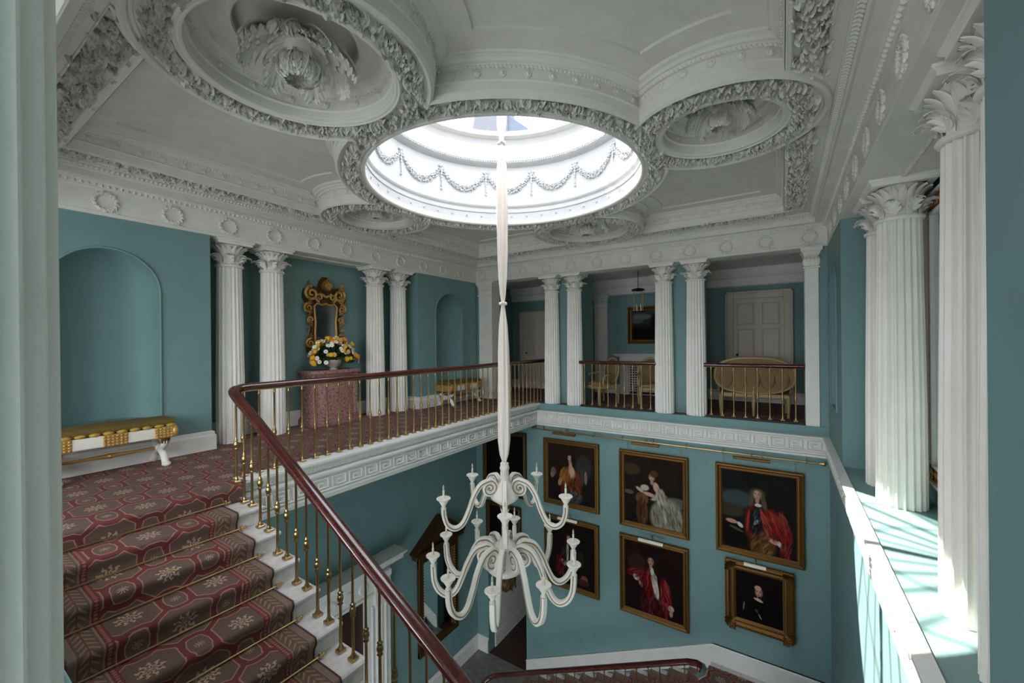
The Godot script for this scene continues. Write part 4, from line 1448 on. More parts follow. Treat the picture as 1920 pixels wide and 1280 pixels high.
func furniture() -> void:
	bench("white and gilt bench with gold cushion below the nearer niche", Vector3(-6.17, 0, -1.36), 1.06, 0.42)
	bench("small white and gilt bench with gold cushion below the far niche", Vector3(-6.16, 0, -7.22), 1.10, 0.42)
	# red marble pedestal with a bowed front
	var p := thing("marble_pedestal", "broad red marble pedestal table against the left wall under the mirror", "pedestal", Vector3(-6.70, 0, -4.36))
	var bow := func(w: float, d0: float, d1: float) -> PackedVector2Array:
		var q := PackedVector2Array([Vector2(-0.26, -w)])
		for i in 13:
			var a := -1.0 + i / 6.0
			q.append(Vector2(d0 + d1 * (1.0 - a * a), a * w))
		q.append(Vector2(-0.26, w))
		return q
	var flat := func(q: PackedVector2Array, y0: float, y1: float, st: SurfaceTool) -> void:
		# polygon (x, z) raised from y0 to y1
		var xf := Transform3D(Basis(Vector3.RIGHT, Vector3.BACK, Vector3.UP), Vector3(0, y0, 0))
		prism(st, q, y1 - y0, xf)
	var st := nst()
	flat.call(bow.call(0.46, 0.16, 0.06), 0.0, 0.10, st)
	flat.call(bow.call(0.445, 0.145, 0.06), 0.10, 0.13, st)
	part(p, "plinth", st, M.red_marble)
	st = nst()
	flat.call(bow.call(0.42, 0.12, 0.06), 0.13, 0.86, st)
	part(p, "body", st, M.red_marble)
	for s in [-1, 1]:
		st = nst()
		cbx(st, Vector3(0.08, 0.13, s * 0.39 - 0.035), Vector3(0.15, 0.86, s * 0.39 + 0.035), 0.008)
		part(p, "corner_pilaster", st, M.red_marble)
	st = nst()
	flat.call(bow.call(0.45, 0.15, 0.06), 0.86, 0.885, st)
	flat.call(bow.call(0.475, 0.175, 0.06), 0.885, 0.935, st)
	part(p, "marble_top", st, M.red_marble)
	flowers(Vector3(-6.66, 0.935, -4.38))
	rococo_mirror()
	pier_mirror()

func petal_flower(n: int, r: float, up: float) -> Mesh:
	var st := nst()
	for i in n:
		var a := TAU * i / n
		ball(st, Vector3(r * 0.55, up * 0.4, 0), Vector3(r * 0.5, r * 0.12, r * 0.26), 6, 4, Transform3D(Basis(Vector3.UP, a) * Basis(Vector3.BACK, 0.25), Vector3.ZERO))
	return mesh_of(st)

func flowers(at: Vector3) -> void:
	var t := thing("flower_arrangement", "white and yellow flowers in a pale vase on the marble pedestal", "flowers", at)
	var st := nst()
	lathe(st, [Vector2(0, 0), Vector2(0.075, 0), Vector2(0.075, 0.012), Vector2(0.05, 0.03), Vector2(0.07, 0.045), Vector2(0.12, 0.09), Vector2(0.135, 0.14), Vector2(0.125, 0.16), Vector2(0.13, 0.175), Vector2(0.11, 0.17), Vector2(0.10, 0.12), Vector2(0, 0.08)], 24, Transform3D(), false)
	part(t, "vase", st, M.vase_glaze)
	var daisy := petal_flower(10, 0.042, 0.01)
	var rose := nst()
	ball(rose, Vector3.ZERO, Vector3(0.034, 0.026, 0.034), 8, 6)
	for i in 7:
		var a := TAU * i / 7
		ball(rose, Vector3(cos(a) * 0.022, 0.012, sin(a) * 0.022), Vector3(0.016, 0.02, 0.016), 6, 4)
	var rosem := mesh_of(rose)
	var eye := nst()
	ball(eye, Vector3(0, 0.008, 0), Vector3(0.013, 0.008, 0.013), 6, 4)
	var eyem := mesh_of(eye)
	var lf := nst()
	leaf(lf, 0.13, 0.045, 0.2, 0.7, 0.0, Transform3D(), 6, 4)
	var lfm := mesh_of(lf)
	var g := RandomNumberGenerator.new()
	g.seed = 21
	for i in 150:
		var yaw := g.randf() * TAU
		var el := g.randf_range(-0.25, 1.45)
		var dir := Vector3(cos(yaw) * cos(el), sin(el), sin(yaw) * cos(el))
		var reach := Vector3(dir.x * 0.24, dir.y * 0.36, dir.z * 0.45) * g.randf_range(0.8, 1.05)
		var pos := Vector3(0.02, 0.20, 0) + reach
		if pos.x < -0.22: continue
		var b := Basis(Quaternion(Vector3.UP, (dir + Vector3(0.35, 0.15, 0)).normalized()))
		var stem := nst()
		tube(stem, [Vector3(0, 0.12, 0), Vector3(0, 0.2, 0) + reach * 0.4, pos], 0.004, 5, false)
		part(t, "stem", stem, M.stem_green)
		var k := g.randf()
		if k < 0.55:
			var f := part(t, "daisy", daisy, M.white_petal, Transform3D(b, pos))
			part(f, "flower_eye", eyem, M.yellow_petal)
		else:
			part(t, "rose", rosem, [M.yellow_petal, M.amber_petal, M.peach_petal, M.yellow_petal][g.randi() % 4], Transform3D(b.scaled_local(Vector3.ONE * g.randf_range(0.9, 1.3)), pos))
	for i in 110:
		var yaw := g.randf() * TAU
		var el := g.randf_range(-0.2, 1.1)
		var dir := Vector3(cos(yaw) * cos(el) * 0.6, sin(el), sin(yaw) * cos(el)).normalized()
		part(t, "leaf", lfm, M.green_leaf, Transform3D(Basis(Quaternion(Vector3.UP, dir)) * Basis(Vector3.UP, g.randf() * TAU), Vector3(0, 0.17, 0) + Vector3(dir.x * 0.16, dir.y * 0.17, dir.z * 0.26)))

func scroll(st: SurfaceTool, c: Vector2, r: float, start: float, turns: float, thick: float, z := 0.0) -> void:
	var pts := []
	var rad := []
	var n := 26
	for i in n + 1:
		var t := float(i) / n
		var a := start + turns * TAU * t
		var rr := r * (1.0 - 0.85 * t)
		pts.append(Vector3(c.x + cos(a) * rr, c.y + sin(a) * rr, z + 0.012 * t))
		rad.append(thick * (1.0 - 0.5 * t))
	tube(st, pts, rad, 7)

# carved gilt mirror; drawn in its own x, y plane and turned to face +x
func rococo_mirror() -> void:
	var t := thing("gilt_mirror", "carved gilt rococo wall mirror above the flowers", "mirror", Vector3(-6.985, 1.16, -4.42), PI / 2)
	var half := [Vector2(0.27, 0.02), Vector2(0.35, 0.10), Vector2(0.36, 0.25), Vector2(0.30, 0.36), Vector2(0.265, 0.50), Vector2(0.28, 0.66), Vector2(0.34, 0.80), Vector2(0.37, 0.95), Vector2(0.43, 1.06), Vector2(0.40, 1.20), Vector2(0.28, 1.26), Vector2(0.14, 1.24), Vector2(0.11, 1.36), Vector2(0.04, 1.44)]
	var outer := PackedVector2Array()
	for v in half: outer.append(v)
	for i in range(half.size() - 1, -1, -1): outer.append(Vector2(-half[i].x, half[i].y))
	var inner := [Vector2(0.20, 0.10), Vector2(0.21, 0.40), Vector2(0.20, 0.62), Vector2(0.225, 0.90), Vector2(0.17, 0.95), Vector2(0.08, 0.93), Vector2(0, 0.955)]
	var st := nst()
	prism(st, outer, 0.03)
	part(t, "backboard", st, M.dark_gilt)
	var gp := PackedVector2Array()
	for v in inner: gp.append(v)
	for i in range(inner.size() - 2, -1, -1): gp.append(Vector2(-inner[i].x, inner[i].y))
	st = nst()
	prism(st, gp, 0.006, Transform3D(Basis(), Vector3(0, 0, 0.031)))
	part(t, "mirror_glass", st, M.dull_mirror)
	st = nst()
	var rim := []
	for v in gp: rim.append(Vector3(v.x, v.y, 0.045))
	rim.append(rim[0])
	tube(st, rim, 0.02, 8)
	part(t, "inner_rim", st, M.gilt)
	for s in [-1, 1]:
		st = nst()
		scroll(st, Vector2(0.27 * s, 1.12), 0.13, PI / 2 if s > 0 else PI / 2, -1.6 * s, 0.034, 0.05)
		scroll(st, Vector2(0.13 * s, 1.06), 0.075, -PI / 2, 1.4 * s, 0.024, 0.055)
		part(t, "top_scroll", st, M.gilt)
		st = nst()
		scroll(st, Vector2(0.33 * s, 0.86), 0.085, PI / 2, -1.5 * s, 0.025, 0.045)
		scroll(st, Vector2(0.29 * s, 0.66), 0.06, -PI / 2, 1.5 * s, 0.02, 0.045)
		scroll(st, Vector2(0.30 * s, 0.24), 0.08, PI / 2, -1.5 * s, 0.026, 0.045)
		scroll(st, Vector2(0.27 * s, 0.08), 0.075, PI / 2, 1.4 * s, 0.026, 0.045)
		part(t, "side_scroll", st, M.gilt)
		st = nst()
		for k in 16:
			var y := 0.15 + 0.075 * k
			var w := 0.245 + 0.07 * absf(sin(k * 1.1))
			acanthus_leaf(st, 0.12, 0.07, 0.3, 1.2, 3, Transform3D(Basis(Vector3.BACK, -(0.7 + 0.8 * sin(k * 2.3)) * s), Vector3(w * s, y, 0.03)))
		part(t, "side_foliage", st, M.gilt)
	st = nst()
	for k in 7:
		acanthus_leaf(st, 0.21 - 0.03 * absf(k - 3), 0.075, 0.2, 0.8, 4, Transform3D(Basis(Vector3.BACK, (k - 3) * 0.24), Vector3(0.012 * (3 - k), 1.22, 0.035)))
	for k in 7:
		acanthus_leaf(st, 0.12, 0.07, 0.3, 1.4, 3, Transform3D(Basis(Vector3.BACK, (k - 3) * 0.42 + PI), Vector3(0, 1.26, 0.04)))
	for k in 7: ball(st, Vector3(0.035 * (k - 3), 1.10 + 0.02 * cos(k), 0.055), Vector3(0.022, 0.03, 0.02), 8, 6)
	ball(st, Vector3(0, 1.28, 0.06), Vector3(0.032, 0.04, 0.03), 10, 8)
	part(t, "crest", st, M.gilt)

# tall white-framed mirror with a gilt inlaid border behind the right columns
func pier_mirror() -> void:
	var t := thing("pier_mirror", "tall white-framed mirror with gilt border behind the right columns", "mirror", Vector3(1.195, 0.02, -4.29), -PI / 2)
	var w := 1.27
	var h := 2.72
	var frame := func(st: SurfaceTool, m: float, th: float, d: float) -> void:
		for s in [-1, 1]:
			cbx(st, Vector3(minf(s * (w - m), s * (w - m - th)), m, 0), Vector3(maxf(s * (w - m), s * (w - m - th)), h - m, d), 0.004)
		cbx(st, Vector3(-w + m, m, 0), Vector3(w - m, m + th, d), 0.004)
		cbx(st, Vector3(-w + m, h - m - th, 0), Vector3(w - m, h - m, d), 0.004)
	var st := nst()
	frame.call(st, 0.0, 0.03, 0.05)
	part(t, "outer_frame", st, M.white_paint)
	st = nst()
	frame.call(st, 0.17, 0.03, 0.045)
	part(t, "inner_frame", st, M.white_paint)
	st = nst()
	frame.call(st, 0.03, 0.14, 0.02)
	part(t, "border_panel", st, M.terracotta_gilt)
	st = nst()
	for s in [-1, 1]:
		for k in 40: ball(st, Vector3(s * (w - 0.10), 0.06 + 0.066 * k, 0.022), Vector3(0.028, 0.022, 0.009), 6, 4)
	for k in 37:
		for y in [0.10, h - 0.10]: ball(st, Vector3(-w + 0.06 + 0.066 * k, y, 0.022), Vector3(0.022, 0.028, 0.009), 6, 4)
	part(t, "border_ornament", st, M.gilt)
	for y in [0.2, h - 0.2]:
		for s in [-1, 1]:
			st = nst()
			cbx(st, Vector3(s * (w - 0.10) - 0.07, y - 0.012, 0.018), Vector3(s * (w - 0.10) + 0.07, y + 0.012, 0.04), 0.004)
			part(t, "corner_bar", st, M.white_paint)
	st = nst()
	bx(st, Vector3(-w + 0.2, 0.2, 0.005), Vector3(w - 0.2, h - 0.2, 0.012))
	part(t, "mirror_glass", st, M.mirror)

# ---------------------------------------------------------------- corridor beyond the back columns
func panel_door(called: String, at: Vector3, w: float, h: float, m: Material, cols: int, rows: Array) -> Node3D:
	var d := structure(called, "white panelled door in a moulded frame")
	d.position = at
	var st := nst()
	var f := 0.17
	mould(st, [Vector2(-w / 2 - f, 0), Vector2(-w / 2, 0)], [Vector2(0, 0), Vector2(0, 0.01)], false)
	for s in [-1, 1]:
		cbx(st, Vector3(minf(s * w / 2, s * (w / 2 + f)), 0, 0), Vector3(maxf(s * w / 2, s * (w / 2 + f)), h + f, 0.05), 0.01)
		cbx(st, Vector3(minf(s * (w / 2 + f - 0.05), s * (w / 2 + f)), 0, 0.0), Vector3(maxf(s * (w / 2 + f - 0.05), s * (w / 2 + f)), h + f, 0.08), 0.012)
	cbx(st, Vector3(-w / 2, h, 0), Vector3(w / 2, h + f, 0.05), 0.01)
	cbx(st, Vector3(-w / 2 - f, h + f - 0.05, 0), Vector3(w / 2 + f, h + f, 0.08), 0.012)
	part(d, "door_frame", st, m)
	st = nst()
	bx(st, Vector3(-w / 2, 0.01, 0), Vector3(w / 2, h, 0.015))
	var lf := part(d, "door_leaf", st, m)
	var cw := w / cols
	for c in cols:
		for r in rows:
			st = nst()
			var x0 := -w / 2 + c * cw + 0.09
			var x1 := -w / 2 + (c + 1) * cw - 0.09
			mould(st, [Vector2(x0, r[0]), Vector2(x0, r[1]), Vector2(x1, r[1]), Vector2(x1, r[0])], [Vector2(0, 0), Vector2(0, 0.01)])
			st = nst()
			cbx(st, Vector3(x0, r[0], 0.012), Vector3(x1, r[1], 0.028), 0.012)
			part(lf, "door_panel", st, m)
			st = nst()
			for e in [[x0 - 0.02, r[0] - 0.02, x1 + 0.02, r[0]], [x0 - 0.02, r[1], x1 + 0.02, r[1] + 0.02], [x0 - 0.02, r[0], x0, r[1]], [x1, r[0], x1 + 0.02, r[1]]]:
				cbx(st, Vector3(e[0], e[1], 0.012), Vector3(e[2], e[3], 0.034), 0.005)
			part(lf, "panel_moulding", st, m)
	st = nst()
	lathe(st, [Vector2(0, 0), Vector2(0.025, 0), Vector2(0.01, 0.02), Vector2(0.01, 0.035), Vector2(0.028, 0.05), Vector2(0.02, 0.07), Vector2(0, 0.075)], 12, Transform3D(Basis(Vector3.RIGHT, PI / 2), Vector3(-w / 2 + 0.07, 1.05, 0.015)), false)
	part(lf, "door_knob", st, M.iron)
	return d

func corridor_things() -> void:
	panel_door("door_1", Vector3(-0.46, 0, -10.695), 0.96, 2.31, M.door_white, 2, [[0.2, 0.85], [1.0, 1.62], [1.74, 2.2]])
	panel_door("door_2", Vector3(-6.10, 0, -10.695), 0.86, 2.12, M.door_white, 2, [[0.2, 0.85], [1.0, 1.55], [1.66, 2.02]])
	# chimneypiece with a pierced grate
	var f := thing("mantelpiece", "white mantelpiece with lattice grate on the corridor wall behind the armchairs", "mantelpiece", Vector3(-2.85, 0, -10.69))
	var st := nst()
	for s in [-1, 1]: cbx(st, Vector3(minf(s * 0.48, s * 0.72), 0, 0), Vector3(maxf(s * 0.48, s * 0.72), 0.92, 0.14), 0.01)
	cbx(st, Vector3(-0.72, 0.82, 0), Vector3(0.72, 0.98, 0.15), 0.01)
	part(f, "surround", st, M.white_paint)
	st = nst()
	cbx(st, Vector3(-0.82, 0.98, 0), Vector3(0.82, 1.02, 0.20), 0.01)
	cbx(st, Vector3(-0.86, 1.02, 0), Vector3(0.86, 1.055, 0.24), 0.01)
	part(f, "shelf", st, M.white_paint)
	st = nst()
	bx(st, Vector3(-0.48, 0.02, 0.0), Vector3(0.48, 0.82, 0.03))
	part(f, "hearth", st, M.iron)
	st = nst()
	for k in 16: bx(st, Vector3(-0.47 + 0.0626 * k - 0.011, 0.08, 0.07), Vector3(-0.47 + 0.0626 * k + 0.011, 0.82, 0.085))
	for k in 12: bx(st, Vector3(-0.48, 0.10 + 0.063 * k - 0.011, 0.072), Vector3(0.48, 0.10 + 0.063 * k + 0.011, 0.087))
	part(f, "lattice_grate", st, M.white_paint)
	picture("landscape_painting", "dark landscape painting in a gilt frame above the corridor mantelpiece", "painting", Vector3(-2.86, 1.31, -10.68), 1.02, 0.95, 0.11, landscape_image(), M.old_gilt, 0.0)
	# lantern
	var l := thing("hanging_lantern", "small metal lantern with glass tubes hanging in the back corridor", "lantern", Vector3(-2.78, 2.05, -9.55))
	st = nst()
	tube(st, [Vector3(0, 0.55, 0), Vector3(0, 0.95, 0)], 0.008, 6)
	part(l, "rod", st, M.iron)
	st = nst()
	lathe(st, [Vector2(0.0, 0.56), Vector2(0.13, 0.53), Vector2(0.15, 0.50), Vector2(0.13, 0.49), Vector2(0, 0.5)], 20)
	part(l, "canopy", st, M.iron)
	st = nst()
	lathe(st, [Vector2(0, 0), Vector2(0.14, 0.0), Vector2(0.14, 0.02), Vector2(0, 0.02)], 20)
	part(l, "base_ring", st, M.iron)
	for k in 4:
		var a := TAU * k / 4 + 0.4
		st = nst()
		tube(st, [Vector3(cos(a) * 0.13, 0.01, sin(a) * 0.13), Vector3(cos(a) * 0.13, 0.5, sin(a) * 0.13)], 0.006, 6)
		part(l, "upright", st, M.brass)
	for k in 3:
		var a := TAU * k / 3
		st = nst()
		lathe(st, [Vector2(0.012, 0.02), Vector2(0.012, 0.16), Vector2(0.0, 0.2)], 8, Transform3D(Basis(), Vector3(cos(a) * 0.055, 0, sin(a) * 0.055)), false)
		part(l, "candle_tube", st, M.candle)
	armchair("oval-backed gilt armchair left of the lattice grate", Vector3(-3.42, 0, -8.85), 2.6)
	armchair("oval-backed gilt armchair partly hidden behind the third back column", Vector3(-2.33, 0, -8.95), 3.5)
	settee()

func oval(w: float, h: float, n := 28) -> Array:
	var out := []
	for i in n:
		var a := TAU * i / n
		out.append(Vector2(cos(a) * w, sin(a) * h))
	return out

func armchair(label: String, at: Vector3, turn: float) -> void:
	# faces local -z
	var t := thing("armchair", label, "armchair", at, turn, "armchairs of the back corridor")
	var st := nst()
	cbx(st, Vector3(-0.29, 0.34, -0.28), Vector3(0.29, 0.42, 0.26), 0.02)
	part(t, "seat_rail", st, M.cream_wood)
	st = nst()
	ball(st, Vector3(0, 0.44, -0.01), Vector3(0.28, 0.07, 0.26), 16, 8)
	part(t, "seat", st, M.tan_seat)
	var lean := Transform3D(Basis(Vector3.RIGHT, 0.14), Vector3(0, 0.72, 0.29))
	st = nst()
	ball(st, Vector3.ZERO, Vector3(0.23, 0.27, 0.035), 20, 10, lean)
	part(t, "backrest", st, M.tan_cloth)
	st = nst()
	var rim := []
	for v in oval(0.245, 0.285): rim.append(lean * Vector3(v.x, v.y, 0))
	rim.append(rim[0])
	tube(st, rim, 0.024, 8, false)
	part(t, "back_frame", st, M.cream_wood)
	for s in [-1, 1]:
		for z in [-0.25, 0.25]:
			st = nst()
			tube(st, [Vector3(0.25 * s, 0.36, z), Vector3(0.262 * s, 0.25, z + 0.01 * signf(z)), Vector3(0.255 * s, 0.1, z + 0.02 * signf(z)), Vector3(0.25 * s, 0.0, z + 0.015 * signf(z))], [0.034, 0.03, 0.021, 0.018], 8)
			part(t, "leg", st, M.cream_wood)
		st = nst()
		tube(st, spline([Vector3(0.25 * s, 0.40, -0.12), Vector3(0.29 * s, 0.52, -0.17), Vector3(0.30 * s, 0.63, -0.12), Vector3(0.29 * s, 0.66, 0.05), Vector3(0.23 * s, 0.70, 0.27)], 4), 0.02, 7)
		part(t, "arm", st, M.cream_wood)
		st = nst()
		ball(st, Vector3(0.295 * s, 0.672, 0.0), Vector3(0.024, 0.018, 0.09), 8, 6)
		part(t, "arm_pad", st, M.tan_cloth)

func settee() -> void:
	# stands with its back to the hall; local +z is its back
	var t := thing("settee", "gilt settee with tan upholstered back seen from behind, before the panelled door", "settee", Vector3(-0.47, 0, -8.95), 0.06)
	var st := nst()
	cbx(st, Vector3(-0.56, 0.33, -0.36), Vector3(0.56, 0.41, 0.26), 0.02)
	part(t, "seat_rail", st, M.cream_wood)
	st = nst()
	ball(st, Vector3(0, 0.44, -0.06), Vector3(0.55, 0.07, 0.31), 20, 8)
	part(t, "seat", st, M.tan_seat)
	var q := PackedVector2Array()
	for v in oval(0.62, 0.29, 40): q.append(Vector2(signf(v.x) * 0.62 * pow(absf(v.x) / 0.62, 0.75), signf(v.y) * 0.29 * pow(absf(v.y) / 0.29, 0.85 if v.y < 0 else 0.6) + (0.045 * (1.0 - pow(v.x / 0.62, 2)) if v.y > 0 else 0.0)))
	var lean := Transform3D(Basis(Vector3.RIGHT, 0.10), Vector3(0, 0.72, 0.27))
	st = nst()
	prism(st, q, 0.07, lean * Transform3D(Basis(), Vector3(0, 0, -0.035)))
	part(t, "backrest", st, M.tan_cloth)
	for k in 5:
		st = nst()
		var x := -0.44 + 0.22 * k
		ball(st, lean * Vector3(x, 0.0, 0.032), Vector3(0.115, 0.25 - 0.1 * absf(x), 0.018), 12, 8)
		part(t, "back_flute", st, M.tan_cloth)
	st = nst()
	var rim := []
	for v in q: rim.append(lean * Vector3(v.x, v.y, 0.0))
	rim.append(rim[0])
	tube(st, rim, 0.036, 8, false)
	part(t, "back_frame", st, M.cream_wood)
	st = nst()
	tube(st, [Vector3(0, 0.34, 0.25), Vector3(0, 0.55, 0.295)], [0.03, 0.026], 8)
	part(t, "back_post", st, M.cream_wood)
	for s in [-1, 0, 1]:
		for z in [-0.33, 0.24]:
			st = nst()
			tube(st, [Vector3(0.53 * s, 0.36, z), Vector3(0.535 * s, 0.22, z), Vector3(0.53 * s, 0.0, z + 0.015 * signf(z))], [0.036, 0.032, 0.02], 8)
			part(t, "leg", st, M.cream_wood)
	for s in [-1, 1]:
		st = nst()
		tube(st, spline([Vector3(0.54 * s, 0.40, -0.22), Vector3(0.60 * s, 0.52, -0.28), Vector3(0.62 * s, 0.62, -0.2), Vector3(0.62 * s, 0.66, 0.0), Vector3(0.60 * s, 0.72, 0.26)], 4), 0.026, 7)
		part(t, "arm", st, M.cream_wood)
		st = nst()
		cbx(st, Vector3(0.57 * s - 0.02, 0.42, -0.2), Vector3(0.57 * s + 0.02, 0.62, 0.22), 0.015)
		part(t, "arm_panel", st, M.tan_cloth)

# ---------------------------------------------------------------- painted canvases (flat print only)
var pw := 256
var ph := 288

func canvas(top: Color, bottom: Color, seed_: int) -> Image:
	var im := Image.create(pw, ph, false, Image.FORMAT_RGB8)
	var f := FastNoiseLite.new()
	f.seed = seed_
	f.frequency = 0.02
	for j in ph:
		for i in pw:
			var n := f.get_noise_2d(i, j)
			var n2 := f.get_noise_2d(i * 6.0, j * 6.0)
			var c := top.lerp(bottom, clampf(float(j) / ph + n * 0.5, 0, 1))
			im.set_pixel(i, j, c * (1.0 + n * 0.35 + n2 * 0.18))
	return im

# soft brush dab: ellipse in fractions of the canvas
func dab(im: Image, x: float, y: float, rx: float, ry: float, c: Color, turn := 0.0, edge := 0.25) -> void:
	var R := maxf(rx * pw, ry * ph) * 1.1
	var ca := cos(turn)
	var sa := sin(turn)
	for j in range(maxi(0, int(y * ph - R)), mini(ph, int(y * ph + R) + 1)):
		for i in range(maxi(0, int(x * pw - R)), mini(pw, int(x * pw + R) + 1)):
			var dx := i - x * pw
			var dy := j - y * ph
			var u := (dx * ca + dy * sa) / (rx * pw)
			var v := (-dx * sa + dy * ca) / (ry * ph)
			var d := sqrt(u * u + v * v)
			if d < 1.0:
				var k := c.a * clampf((1.0 - d) / edge, 0, 1)
				var g := 1.0 + 0.10 * sin(i * 1.7 + j * 0.9) * sin(j * 0.31 + i * 0.17)
				im.set_pixel(i, j, im.get_pixel(i, j).lerp(Color(c.r * g, c.g * g, c.b * g), k))

func strokes(im: Image, list: Array) -> void:
	for s in list: dab(im, s[0], s[1], s[2], s[3], s[4], s[5] if s.size() > 5 else 0.0, s[6] if s.size() > 6 else 0.3)

# drapery: many thin strokes lighter and darker than the cloth, inside an ellipse
func folds(im: Image, x: float, y: float, rx: float, ry: float, c: Color, turn: float, n := 40) -> void:
	var g := RandomNumberGenerator.new()
	g.seed = int(x * 1000 + y * 77777)
	for k in n:
		var a := g.randf() * TAU
		var r := sqrt(g.randf())
		var px := x + cos(a) * rx * r
		var py := y + sin(a) * ry * r
		var t := g.randf()
		var q := c.lightened(0.30 * t) if t > 0.55 else c.darkened(0.75 - t)
		q.a = 0.55
		dab(im, px, py, g.randf_range(0.008, 0.022), g.randf_range(0.03, 0.10), q, turn + g.randf_range(-0.3, 0.3), 0.9)

func face(im: Image, x: float, y: float, s: float, skin: Color, hair: Color, wig: float) -> void:
	dab(im, x, y - 0.01, s * (1.45 + wig * 0.5), s * 1.35, hair, 0, 0.4)
	if wig > 0:
		dab(im, x - s * 1.25, y + s * 1.3, s * 0.62, s * 1.5 * wig, hair, 0.15, 0.4)
		dab(im, x + s * 1.35, y + s * 1.5, s * 0.7, s * 1.8 * wig, hair, -0.2, 0.4)
	dab(im, x, y + s * 1.15, s * 0.5, s * 0.7, skin.darkened(0.15))
	dab(im, x, y, s * 0.98, s * 1.06, skin, 0, 0.45)
	dab(im, x - s * 0.2, y - s * 0.35, s * 0.5, s * 0.5, skin.lightened(0.15), 0, 0.9)
	for k in [-0.36, 0.30]:
		dab(im, x + s * k, y - s * 0.12, s * 0.2, s * 0.08, hair.darkened(0.6))
		dab(im, x + s * k, y - s * 0.32, s * 0.24, s * 0.05, hair.darkened(0.4))
	dab(im, x + s * 0.02, y + s * 0.2, s * 0.12, s * 0.3, skin.darkened(0.22))
	dab(im, x, y + s * 0.56, s * 0.26, s * 0.09, Color(0.5, 0.22, 0.2))
	dab(im, x + s * 0.55, y + s * 0.1, s * 0.3, s * 0.8, skin.darkened(0.4) * Color(1, 1, 1, 0.6), 0, 0.8)

func tex(im: Image) -> ImageTexture:
	return ImageTexture.create_from_image(im)

